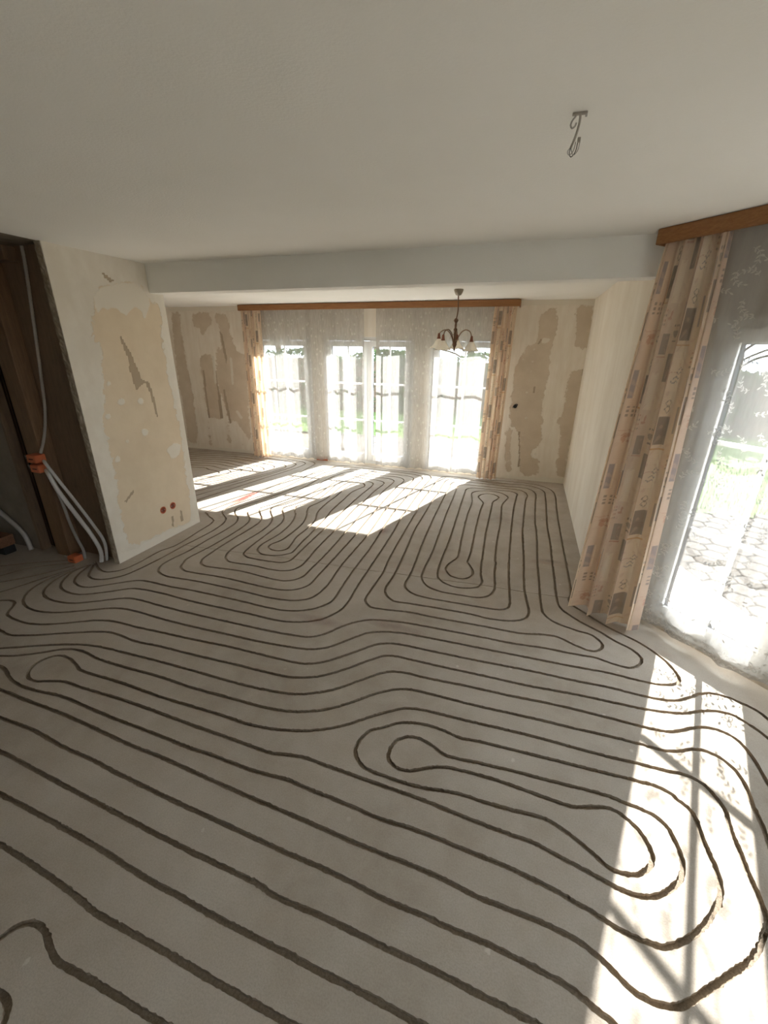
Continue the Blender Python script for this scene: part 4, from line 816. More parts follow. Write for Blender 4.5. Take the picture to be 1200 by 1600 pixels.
# ------------------------------------------------------------------ curtain rails
def rail(name, mk, a, b, d0, d1, z0, z1, label, rings):
    root = empty(name, mk((a + b) / 2, (d0 + d1) / 2, z0))
    inv = root.matrix_world.inverted()
    base = Vector(mk((a + b) / 2, (d0 + d1) / 2, z0))
    def part(nm, x0, x1, y0, y1, zz0, zz1, mat):
        v = [Vector(mk(x, y, z)) - base for z in (zz0, zz1) for y in (y0, y1) for x in (x0, x1)]
        bm = bmesh.new()
        vs_ = [bm.verts.new(p) for p in v]
        for f in [(0, 2, 3, 1), (4, 5, 7, 6), (0, 1, 5, 4), (2, 6, 7, 3), (0, 4, 6, 2), (1, 3, 7, 5)]:
            bm.faces.new([vs_[i] for i in f])
        bmesh.ops.recalc_face_normals(bm, faces=bm.faces[:])
        bmesh.ops.bevel(bm, geom=bm.edges[:], offset=min(0.004, 0.4 * (zz1 - zz0), 0.4 * abs(y1 - y0)), segments=2, affect='EDGES')
        me = bpy.data.meshes.new(nm)
        bm.to_mesh(me)
        bm.free()
        me.materials.append(M[mat])
        return link(bpy.data.objects.new(nm, me), root)
    part('fascia', a, b, d0, d0 + 0.02, z0, z1, 'rail_wood')
    part('end_board', a, a + 0.018, d0 + 0.02, d1, z0, z1, 'rail_wood')
    part('end_board', b - 0.018, b, d0 + 0.02, d1, z0, z1, 'rail_wood')
    part('track', a + 0.02, b - 0.02, d0 + 0.03, d1, z1 - 0.016, z1, 'pvc')
    tag(root, label, 'curtain rail')
    return root


far_mk = lambda x, d, z: (x, Y_FAR - d, z)          # d = distance in front of the far wall
def diag_mk(s, d, z):
    return diag(s, N_DIAG - d, z)
rail('curtain_rail', lambda x, d, z: far_mk(x, 0.255 - d, z), -4.44, -0.20, 0.0, 0.23, 2.350, 2.432, 'long oak curtain rail under the ceiling above the three far windows', 40)
rail('curtain_rail', lambda s, d, z: diag_mk(s, 0.185 - d, z), -1.835, 0.33, 0.0, 0.165, 2.418, 2.498, 'oak curtain rail above the near patio door', 20)


# ------------------------------------------------------------------ sheers
def cloth(name, fn, us, vs_, mat, parent=None, attr=None, thick=None):
    U, V_ = np.meshgrid(us, vs_)
    pts = [fn(u, v) for v in vs_ for u in us]
    nu, nv = len(us), len(vs_)
    F = [(j * nu + i, j * nu + i + 1, (j + 1) * nu + i + 1, (j + 1) * nu + i) for j in range(nv - 1) for i in range(nu - 1)]
    ob = mesh_obj(name, pts, F, mat, parent, True)
    me = ob.data
    uvl = me.uv_layers.new(name='UVMap')
    li = np.empty(len(me.loops), np.int32)
    me.loops.foreach_get('vertex_index', li)
    uv = np.stack([U.ravel(), V_.ravel()], 1)[li].astype(np.float32)
    uvl.data.foreach_set('uv', uv.ravel())
    if attr is not None:
        at = me.color_attributes.new('print', 'FLOAT_COLOR', 'POINT')
        rgba = np.concatenate([attr(U.ravel(), V_.ravel()), np.ones((U.size, 1))], 1).astype(np.float32)
        at.data.foreach_set('color', rgba.ravel())
    return ob


def folds(u, seed, per, amp):
    """soft irregular pleats"""
    a = math.sin(2 * math.pi * u / per + seed + 0.9 * math.sin(2 * math.pi * u / (per * 2.7) + 1.3 * seed))
    b = math.sin(2 * math.pi * u / (per * 1.63) + 2.1 * seed)
    return amp * (0.7 * a + 0.3 * b + 0.12 * math.sin(3 * (2 * math.pi * u / per + seed)))


def sheer_far(x0, x1, seed, per, amp, label):
    def fn(x, z):
        k = 0.55 + 0.45 * min(1.0, (2.36 - z) / 0.9)
        hem = 0.045 + 0.014 * abs(math.sin(x * 24 + seed))
        zz = hem + (z - 0.045) * (2.40 - hem) / (2.40 - 0.045)
        return (x, Y_FAR - 0.125 + folds(x, seed, per, amp) * k, zz)
    us = np.arange(x0, x1 + 0.006, 0.012)
    vs_ = np.linspace(0.045, 2.40, 48)
    o = cloth('sheer_curtain', fn, us, vs_, 'sheer_far')
    tag(o, label, 'curtain', 'white lace sheers')
    return o


sheer_far(-4.42, -2.375, 0.4, 0.21, 0.030, 'white lace sheer over the left and middle far windows, left of the gap')
sheer_far(-2.195, -0.42, 2.2, 0.36, 0.032, 'white lace sheer over the middle and right far windows, behind the chandelier')


def near_fn(s, z):
    k = 0.5 + 0.5 * min(1.0, (2.42 - z) / 1.2)
    hem = 0.05 + 0.010 * abs(math.sin(s * 21)) + 0.006 * math.sin(s * 7)
    zz = hem + (z - 0.05) * (2.45 - hem) / (2.45 - 0.05)
    return diag(s, N_DIAG - 0.085 + folds(s, 1.1, 0.34, 0.030) * k, zz)


near = cloth('sheer_curtain', near_fn, np.arange(-1.60, 0.31, 0.012), np.linspace(0.05, 2.45, 60), 'sheer_near')
tag(near, 'white lace sheer with leaf sprigs in front of the near patio door', 'curtain', 'white lace sheers')


def lace():
    V, F = [], []

    def put(poly):
        o = len(V)
        for s, z in poly:
            p = near_fn(s, z)
            V.append((p[0] - 0.0015 * R2, p[1] - 0.0015 * R2, p[2]))
        F.append(tuple(range(o, o + len(poly))))

    def leaf(s, z, a, L, w):
        ca, sa = math.cos(a), math.sin(a)
        pr = [(0, 0), (0.25, 0.75), (0.55, 1.0), (0.82, 0.6), (1, 0), (0.82, -0.6), (0.55, -1.0), (0.25, -0.75)]
        put([(s + L * t * ca - w * q * sa, z + L * t * sa + w * q * ca) for t, q in pr])

    def ring_leaf(s, z, a, L, w):
        ca, sa = math.cos(a), math.sin(a)
        pr = [(0, 0), (0.25, 0.75), (0.55, 1.0), (0.82, 0.6), (1, 0), (0.82, -0.6), (0.55, -1.0), (0.25, -0.75)]
        n = len(pr)
        for i in range(n):
            (t0, q0), (t1, q1) = pr[i], pr[(i + 1) % n]
            put([(s + L * t * ca - w * q * sa, z + L * t * sa + w * q * ca) for t, q in ((t0, q0), (t1, q1), (0.45 + (t1 - 0.45) * 0.66, q1 * 0.62), (0.45 + (t0 - 0.45) * 0.66, q0 * 0.62))])

    def stem(pts, w):
        for (s0, z0), (s1, z1) in zip(pts[:-1], pts[1:]):
            d = math.hypot(s1 - s0, z1 - z0) or 1
            nx, nz = -(z1 - z0) / d * w, (s1 - s0) / d * w
            put([(s0 + nx, z0 + nz), (s0 - nx, z0 - nz), (s1 - nx, z1 - nz), (s1 + nx, z1 + nz)])
    rnd = random.Random(5)
    z = 0.42
    row = 0
    while z < 2.36:
        s = -1.56 + (0.085 if row % 2 else 0)
        while s < 0.26:
            cs, cz = s + rnd.uniform(-0.03, 0.03), z + rnd.uniform(-0.03, 0.03)
            a0 = rnd.uniform(0, 6.28)
            turn = rnd.choice((-1, 1)) * rnd.uniform(0.16, 0.3)
            pts = [(cs, cz)]
            a = a0
            for _ in range(9):
                a += turn
                pts.append((pts[-1][0] + 0.011 * math.cos(a), pts[-1][1] + 0.011 * math.sin(a)))
            pts = [(min(max(p[0], -1.59), 0.29), p[1]) for p in pts]
            stem(pts, 0.0011)
            for k in (1, 3, 5, 7):
                for sg in (-1, 1):
                    aa = a0 + turn * (k + 1) + sg * 0.85
                    leaf(pts[k][0], pts[k][1], aa, rnd.uniform(0.016, 0.024), rnd.uniform(0.0035, 0.005))
            leaf(pts[-1][0], pts[-1][1], a, 0.022, 0.0045)
            s += 0.135
        z += 0.112
        row += 1
    # flower border above the hem
    s = -1.58
    while s < 0.26:
        for zc in (0.12, 0.25):
            cs, cz = s + rnd.uniform(-0.02, 0.02) + (0.06 if zc > 0.2 else 0), zc + rnd.uniform(-0.02, 0.02)
            if cs > 0.25:
                continue
            for k in range(5):
                ring_leaf(cs, cz, 2 * math.pi * k / 5 + rnd.random(), 0.036, 0.010)
            for k in range(6):
                a = rnd.uniform(0, 6.28)
                leaf(cs + 0.05 * math.cos(a), cz + 0.045 * math.sin(a), a + rnd.uniform(-0.6, 0.6), 0.026, 0.006)
        s += 0.115
    s = -1.595
    while s < 0.28:                                   # scallop braid
        stem([(s + 0.035 * t, 0.062 + 0.016 * math.sin(math.pi * t)) for t in (0, 0.25, 0.5, 0.75, 1)], 0.003)
        s += 0.035
    o = mesh_obj('leaf_embroidery', V, F, 'lace', near)
    uvl = o.data.uv_layers.new(name='UVMap')
    tag(o, 'dense white leaf and flower embroidery', kind='stuff')


lace()


# ------------------------------------------------------------------ printed side curtains
def print_color(U, V_):
    lin = lambda r, g, b: np.array(srgb(r, g, b)[:3])
    cream, tan, pink, grey, dark, rust, gold, blue = lin(240, 229, 213), lin(228, 210, 190), lin(220, 197, 182), lin(172, 163, 154), lin(140, 129, 122), lin(200, 148, 126), lin(218, 182, 134), lin(158, 152, 156)
    TW, TH = 0.46, 0.60
    out = np.tile(cream, (U.size, 1))
    colm = np.floor(U / TW)
    u = U - colm * TW
    v = (V_ + 0.23 * colm) % TH

    def rect(a, b, c, d, colr, k=1.0):
        m = (u > a) & (u < b) & (v > c) & (v < d)
        out[m] = out[m] * (1 - k) + colr * k
    # broad vertical bands
    rect(0.00, 0.09, 0, TH, tan, 0.6)
    rect(0.09, 0.19, 0, TH, pink, 0.65)
    rect(0.30, 0.37, 0, TH, tan, 0.5)
    rect(0.37, 0.46, 0, TH, pink, 0.35)
    rect(0.19, 0.30, 0.05, 0.27, cream * 1.04)
    rect(0.38, 0.45, 0.30, 0.52, cream * 1.02)
    # grey blocks, one with a gold and rust L beside it
    rect(0.205, 0.30, 0.33, 0.50, grey)
    rect(0.215, 0.29, 0.38, 0.42, dark, 0.18)
    rect(0.185, 0.195, 0.30, 0.48, gold, 0.85)
    rect(0.185, 0.315, 0.300, 0.309, gold, 0.85)
    rect(0.170, 0.178, 0.31, 0.46, rust, 0.55)
    rect(0.02, 0.085, 0.10, 0.26, grey, 0.9)
    rect(0.39, 0.455, 0.02, 0.14, grey, 0.8)
    rect(0.385, 0.46, 0.005, 0.013, rust, 0.6)
    # narrow slate stripes
    rect(0.105, 0.127, 0.36, 0.53, blue, 0.8)
    rect(0.132, 0.137, 0.36, 0.53, cream)
    rect(0.335, 0.347, 0.40, 0.56, blue, 0.6)
    # dot grids
    for i in range(3):
        for j in range(3):
            rect(0.115 + 0.024 * i, 0.127 + 0.024 * i, 0.245 + 0.026 * j, 0.259 + 0.026 * j, dark, 0.7)
    for i in range(2):
        for j in range(4):
            rect(0.345 + 0.022 * i, 0.356 + 0.022 * i, 0.18 + 0.026 * j, 0.191 + 0.026 * j, rust if j % 2 else dark, 0.55)
    for i in range(3):
        rect(0.015 + 0.026 * i, 0.030 + 0.026 * i, 0.405, 0.418, dark, 0.6)
    # bowl
    m = ((u - 0.05) ** 2 + ((v - 0.375) * 1.1) ** 2 < 0.032 ** 2) & (v < 0.385)
    out[m] = out[m] * 0.3 + grey * 0.7
    rect(0.025, 0.078, 0.322, 0.331, dark, 0.7)
    # short wavy lines
    for k in range(4):
        m = (np.abs(v - (0.10 + 0.026 * k + 0.006 * np.sin(u * 150 + k))) < 0.0032) & (u > 0.225 + 0.012 * k) & (u < 0.275 + 0.012 * k)
        out[m] = out[m] * 0.25 + blue * 0.75
    # rust brush strokes and a chain of diamonds
    for (a, b, ww, hh_) in ((0.150, 0.125, 0.030, 0.016), (0.135, 0.100, 0.012, 0.028), (0.165, 0.085, 0.018, 0.009), (0.415, 0.22, 0.022, 0.010), (0.425, 0.245, 0.010, 0.020)):
        m = ((u - a) / ww) ** 2 + ((v - b) / hh_) ** 2 + 0.35 * np.sin(u * 400) * np.sin(v * 330) < 0.8
        out[m] = out[m] * 0.45 + rust * 0.55
    m = (np.abs(v - 0.155 - 0.004 * np.sin(u * 90)) < 0.0025) & (u > 0.10) & (u < 0.26)
    out[m] = out[m] * 0.6 + rust * 0.4
    for vc in (0.545, 0.580):
        rr_ = np.abs(u - 0.25) + 0.9 * np.abs(v - vc)
        m = (rr_ < 0.024) & (rr_ > 0.018)
        out[m] = out[m] * 0.3 + dark * 0.7
    # leafy pink blotches
    m = (np.sin(u * 55 + 2 * np.sin(v * 30)) * np.sin(v * 48 + 1.5 * np.sin(u * 42)) > 0.72)
    out[m] = out[m] * 0.65 + pink * 0.35
    return out


def printed(name, mk, top, bottom, z0, z1, per, amp_t, amp_b, cloth_w, label, nu, nv, seed, depth=lambda t, k: 0.0):
    """mk(u, d, z): u along the wall, d = distance in front of the reference plane"""
    def fn(u, z):
        t = u / cloth_w
        k = 1 - (z - z0) / (z1 - z0)
        a = top[0] + (top[1] - top[0]) * t
        b = bottom[0] + (bottom[1] - bottom[0]) * t
        ku = k ** 0.8
        x = a + (b - a) * ku
        amp = amp_t + (amp_b - amp_t) * ku
        ph = 2 * math.pi * t * per + seed
        d = amp * (math.sin(ph + 0.5 * math.sin(1.7 * ph)) + 0.35 * math.sin(2.3 * ph + 1.0) * (1 - 0.6 * ku))
        xo = 0.35 * amp * math.cos(ph)
        return mk(x + xo, d + depth(t, ku), z + 0.012 * math.sin(ph * 0.7) * k ** 6)
    o = cloth(name, fn, np.linspace(0, cloth_w, nu), np.linspace(z0, z1, nv), 'print', None, print_color)
    tag(o, label, 'curtain', 'printed side curtains')
    return o


printed('printed_curtain', lambda s, d, z: diag(s, N_DIAG - 0.132 - d, z), (-1.795, -1.455), (-1.775, -1.335), 0.03, 2.44, 3.4, 0.016, 0.058, 1.05, 'cream curtain with grey and rust block print beside the near patio door', 260, 440, 1.0, depth=lambda t, k: (0.055 * k + 0.17 * k * (1 - t * 0.85)))
printed('printed_curtain', lambda x, d, z: (x, Y_FAR - 0.205 - d, z), (-4.415, -4.07), (-4.44, -4.10), 0.02, 2.365, 5.0, 0.016, 0.022, 0.95, 'block printed curtain glowing orange at the left end of the far rail', 130, 240, 0.3)
printed('printed_curtain', lambda x, d, z: (x, Y_FAR - 0.205 - d, z), (-0.52, -0.235), (-0.55, -0.27), 0.02, 2.365, 5.0, 0.016, 0.022, 0.85, 'block printed curtain at the right end of the far rail', 120, 240, 2.0)


# ------------------------------------------------------------------ chandelier
def chandelier():
    cx, cy = -0.831, 5.138
    root = empty('chandelier', (cx, cy, Z_FAR))
    tag(root, 'bronze chandelier with frosted bell shades hanging before the far windows', 'chandelier')
    MB().lathe([(0.0, 0), (0.050, 0), (0.052, -0.008), (0.044, -0.03), (0.030, -0.055), (0.012, -0.062), (0, -0.064)], n=24).build('canopy', 'nickel', root, True)
    MB().tube(smooth3([(0, 0, -0.06), (0.002, 0, -0.12), (0.006, 0, -0.20), (0.0, 0, -0.26), (-0.008, 0, -0.30)], 0.015), 0.0065).build('cable_rod', 'bronze', root, True)
    MB().lathe([(0, -0.285), (0.012, -0.288), (0.022, -0.300), (0.026, -0.312), (0.018, -0.325), (0.010, -0.335), (0.013, -0.36), (0.010, -0.385), (0.020, -0.395), (0.022, -0.405), (0.014, -0.42), (0.017, -0.45), (0.013, -0.52), (0.022, -0.545), (0.025, -0.56), (0.016, -0.585), (0.008, -0.60), (0.012, -0.612), (0.004, -0.635), (0, -0.645)], (-0.008, 0, 0), 20).build('stem', 'bronze', root, True)
    for ang, drop in ((5, 0.02), (92, 0.0), (176, -0.01), (236, 0.01)):
        a = math.radians(ang)
        ca, sa = math.cos(a), math.sin(a)
        P = lambda r, z: (-0.008 + r * ca, r * sa, z)
        arm = MB().tube(smooth3([P(0.012, -0.56), P(0.03, -0.50), P(0.065, -0.435), (P(0.115, -0.405)), P(0.165, -0.425), P(0.185, -0.46 - drop)], 0.012), 0.0055).build('arm', 'bronze', root, True)
        c = P(0.187, -0.46 - drop)
        MB().lathe([(0, 0.012), (0.011, 0.012), (0.014, 0.0), (0.017, -0.025), (0.022, -0.045), (0.020, -0.052), (0, -0.052)], c, 16).build('lamp_holder', 'copper', arm, True)
        prof = [(0.017, -0.046), (0.026, -0.056), (0.042, -0.078), (0.058, -0.105), (0.077, -0.130), (0.096, -0.144), (0.0945, -0.1455), (0.075, -0.132), (0.056, -0.107), (0.040, -0.08), (0.024, -0.058), (0.0155, -0.048)]
        n = 28
        v, f = [], []
        for r, z in prof:
            for k in range(n):
                t = 2 * math.pi * k / n
                flare = max(0.0, (r - 0.05) / 0.04)
                rr = r * (1 + 0.05 * flare * math.cos(7 * t))
                v.append((c[0] + rr * math.cos(t), c[1] + rr * math.sin(t), c[2] + z - 0.006 * flare * math.cos(7 * t)))
        for i in range(len(prof)):
            j = (i + 1) % len(prof)
            for k in range(n):
                f.append((i * n + k, i * n + (k + 1) % n, j * n + (k + 1) % n, j * n + k))
        mesh_obj('shade', v, f, 'shade', arm, True)
    MB().tube(smooth3([(-0.02, -0.02, -0.45), (-0.05, -0.03, -0.47), (-0.06, -0.03, -0.50)], 0.01), 0.002, 6).build('pull_wire', 'bronze', root)


chandelier()


# ------------------------------------------------------------------ ceiling hook with dangling cable
def hook():
    root = empty('ceiling_cable', (0.048, 1.69, Z_NEAR))
    tag(root, 'grey lamp cable and bent hook dangling from the near ceiling', 'cable')
    MB().bbox(-0.018, 0.024, -0.006, 0.006, -0.006, 0.0, 0.002).build('plate', 'conduit', root)
    MB().tube(smooth3([(-0.006, 0, 0), (-0.008, 0, -0.008), (-0.016, 0, -0.018), (-0.019, 0, -0.028), (-0.014, 0, -0.036), (-0.006, 0, -0.031), (-0.004, 0, -0.024)], 0.004), 0.0026).build('hook', 'steel', root, True)
    MB().tube(smooth3([(0.004, 0, 0), (0.005, 0, -0.02), (0.002, -0.002, -0.045), (-0.004, -0.004, -0.068), (-0.010, -0.005, -0.085)], 0.006), 0.0034).build('cable', 'conduit', root, True)
    for k, (dx, dy, L) in enumerate(((-0.004, 0.0, 0.018), (0.002, 0.004, 0.022), (0.008, -0.002, 0.020))):
        MB().tube(smooth3([(-0.010, -0.005, -0.083), (-0.014 + dx, -0.004 + dy, -0.083 - L * 0.6), (-0.008 + dx, dy, -0.083 - L), (0.002 + dx, dy, -0.083 - L * 0.55), (0.006 + dx, dy, -0.070)], 0.004), 0.0012, 6).build('wire', 'black' if k == 1 else 'steel', root, True)
    MB().bbox(0.006, 0.015, -0.005, 0.004, -0.072, -0.060, 0.002).build('terminal', 'conduit', root)
    MB().tube([(0.021, 0, -0.003), (0.021, 0, -0.012)], 0.003).build('screw', 'steel', root)


hook()


# ------------------------------------------------------------------ wall fittings
for k, (y, z, which) in enumerate(((3.029, 0.310, 'left'), (3.156, 0.313, 'right'))):
    r = empty('socket_box', (X_PART, y, z))
    tag(r, 'round orange socket box in the partition, the %s of two' % which, 'socket box', 'socket boxes in the partition')
    MB().lathe([(0.028, 0.0), (0.035, 0.0), (0.036, 0.003), (0.034, 0.005), (0.030, 0.005), (0.028, 0.003), (0.027, 0.0005)], n=24, axis='x').build('rim', 'orange', r, True)
    MB().lathe([(0.0, 0.0012), (0.028, 0.0012)], n=24, axis='x').build('shaded_disc', 'orange_dark', r)  # flat disc, its dark tone paints the shade of the box's depth
    for dy in (-0.018, 0.018):
        MB().lathe([(0.0, 0.005), (0.004, 0.005), (0.0045, 0.001)], (0, dy, 0.0), 10, 'x').build('screw', 'steel', r)
    MB().tube(smooth3([(0.001, 0.004, 0.008), (0.006, 0.0, 0.0), (0.004, -0.006, -0.01)], 0.004), 0.002, 6).build('wire', 'black', r)
for x, z, lab in ((-1.603, 1.078, 'white light switch right of the middle far window, left one of the pair'), (-1.473, 1.080, 'white light switch left of the right far window, right one of the pair'), (-3.215, 1.085, 'white light switch between the left and middle far windows')):
    r = empty('light_switch', (x, Y_FAR, z))
    tag(r, lab, 'light switch', 'light switches on the far wall')
    MB().bbox(-0.04, 0.04, -0.010, 0, -0.04, 0.04, 0.003).build('plate', 'switch', r)
    MB().bbox(-0.027, 0.027, -0.014, -0.010, -0.027, 0.027, 0.002).build('rocker', 'switch', r)
r = empty('cable_outlet', (-0.12, Y_FAR, 1.074))
tag(r, 'black cable stub curling out of the far wall beside the printed curtain', 'cable')
MB().lathe([(0, 0.001), (0.022, 0.001), (0.026, 0.0), (0.026, 0.004), (0.018, 0.006)], n=18, axis='y').build('wall_ring', 'black', r)
MB().tube(smooth3([(0.0, 0, 0.0), (0.02, -0.03, 0.012), (0.03, -0.04, 0.03), (0.01, -0.045, 0.035), (-0.015, -0.04, 0.02), (-0.03, -0.03, -0.015)], 0.008), 0.0055).build('cable', 'black', r, True)


# ------------------------------------------------------------------ the dark hall: post, boards, conduits, pallet
tag(MB().bbox(-4.0, -3.83, 2.41, 2.529, 0, 2.399, 0.006).build('wooden_post', 'post_wood'), 'rough timber post in the dark hall carrying the orange boxes', 'post')
tag(MB().bbox(-4.2, -3.66, 2.44, 2.529, 2.40, 2.495, 0.006).build('timber_plate', 'dark_wood'), 'dark timber plate over the post under the hall ceiling', 'beam')
MB().box(-4.199, -4.0, 2.52, 2.531, 0, 2.40).build('wall_recess_shade', 'dark_gap')['kind'] = 'structure'  # flat dark sheet, shade of the gap beside the post painted on
tag(MB().bbox(-5.6, -4.235, 2.43, 2.46, 0.0, 2.44, 0.004).build('plasterboard_sheet', 'grey_board'), 'grey plasterboard sheet standing left of the timber post', 'board')
MB_ = MB().bbox(-4.233, -4.20, 2.42, 2.50, 0.0, 2.39, 0.004)
tag(MB_.build('timber_batten', 'dark_wood'), 'dark upright batten along the edge of the plasterboard', 'batten')


def corrugated(name, pts, rad, mat, label, step=0.012):
    P = smooth3(pts, step)
    rads = [rad * (1.0 + (0.07 if i % 2 else -0.03)) for i in range(len(P))]
    o = MB().tube(P, rads, 10).build(name, mat, None, True)
    tag(o, label, 'conduit', 'conduits in the hall')
    return o


YB = 2.40
corrugated('conduit', [(-3.56, 2.512, 2.495), (-3.57, 2.512, 2.40), (-3.62, 2.512, 2.12), (-3.72, 2.512, 1.62), (-3.77, 2.50, 1.33), (-3.805, 2.46, 1.12), (-3.80, 2.39, 0.985)], 0.011, 'conduit', 'thin grey conduit running from the hall ceiling down to the orange boxes')
corrugated('conduit', [(-3.78, 2.385, 0.925), (-3.74, 2.37, 0.905), (-3.67, 2.38, 0.78), (-3.58, 2.42, 0.56), (-3.50, 2.46, 0.34), (-3.45, 2.48, 0.18), (-3.46, 2.47, 0.0)], 0.013, 'conduit_white', 'white conduit sagging from the upper orange box, close to the partition')
corrugated('conduit', [(-3.78, 2.385, 0.845), (-3.73, 2.36, 0.825), (-3.68, 2.36, 0.70), (-3.59, 2.40, 0.45), (-3.51, 2.43, 0.25), (-3.47, 2.44, 0.10), (-3.48, 2.43, 0.0)], 0.017, 'conduit_white', 'thick white conduit sagging from the lower orange box to the floor')
corrugated('conduit', [(-3.80, 2.40, 0.825), (-3.785, 2.405, 0.76), (-3.765, 2.425, 0.55), (-3.755, 2.435, 0.33), (-3.735, 2.445, 0.18), (-3.69, 2.44, 0.08), (-3.68, 2.43, 0.0)], 0.012, 'conduit', 'grey conduit dropping along the post to the orange floor box')
corrugated('conduit', [(-4.85, 2.402, 0.52), (-4.66, 2.402, 0.38), (-4.45, 2.400, 0.23), (-4.36, 2.398, 0.14), (-4.33, 2.395, 0.0)], 0.020, 'conduit', 'dull conduit sloping down across the grey plasterboard')


def jbox(x, y, z, lab, s=1.0, flat=False):
    r = empty('junction_box', (x, y, z))
    tag(r, lab, 'junction box', 'orange junction boxes')
    w, d, hh = 0.052 * s, 0.045 * s, 0.034 * s
    MB().bbox(-w, w, -d, d, -hh, hh, 0.008).build('shell', 'orange', r)
    MB().bbox(-w * 0.45, w * 0.5, -d - 0.0015, -d + 0.004, -0.004 * s, 0.004 * s, 0.0008).build('slot', 'black', r)
    MB().lathe([(0.0, 0.0), (0.022 * s, 0.0), (0.022 * s, 0.012), (0.016 * s, 0.012), (0.0, 0.006)], (-w, 0, 0), 14, 'x').build('opening', 'black', r)
    for k in range(3):
        MB().tube(smooth3([(-w, 0.004 * k, 0.0), (-w - 0.03, -0.012 + 0.012 * k, 0.006 * k), (-w - 0.05, -0.02 + 0.016 * k, 0.02 - 0.014 * k), (-w - 0.035, -0.024 + 0.01 * k, -0.006)], 0.008), 0.0035, 6).build('wire', 'conduit' if k != 1 else 'steel', r)
    return r


jbox(-3.845, 2.375, 0.945, 'orange junction box on the timber post, upper of the two')
jbox(-3.835, 2.375, 0.862, 'orange junction box on the timber post, lower of the two')
jbox(-3.70, 2.36, 0.034, 'orange junction box lying on the hall floor at the conduit foot', 0.9)


def pallet():
    r = empty('wooden_pallet', (-4.86, 2.04, 0.0))
    tag(r, 'dark wooden pallet with boards on black feet in the hall corner', 'pallet')
    for k in range(4):
        MB().bbox(-0.45, 0.45, -0.36 + 0.17 * k, -0.36 + 0.17 * k + 0.145, 0.155, 0.178, 0.003).build('board', 'pallet_wood', r)
    for x in (-0.40, 0.0, 0.40):
        MB().bbox(x - 0.04, x + 0.04, -0.36, 0.30, 0.075, 0.155, 0.004).build('bearer', 'pallet_wood', r)
        for y in (-0.30, 0.24):
            MB().bbox(x - 0.04, x + 0.04, y - 0.05, y + 0.05, 0.0, 0.075, 0.006).build('foot', 'black', r)
    # loose planks leaning on top
    for k in range(3):
        o = MB().bbox(-0.40, 0.40, -0.05, 0.05, -0.011, 0.011, 0.003).build('plank', 'pallet_wood')
        o.location = (-4.90 + 0.02 * k, 2.16 - 0.14 * k, 0.190 + 0.0225 * (k % 2))
        o.location.z = 0.1895
        o.rotation_euler = (0, 0, math.radians(2 - 2 * k))
        tag(o, ('dark plank on the pallet nearest the plasterboard', 'middle dark plank on the pallet', 'dark plank on the pallet farthest from the plasterboard')[k], 'plank', 'planks on the pallet')


pallet()


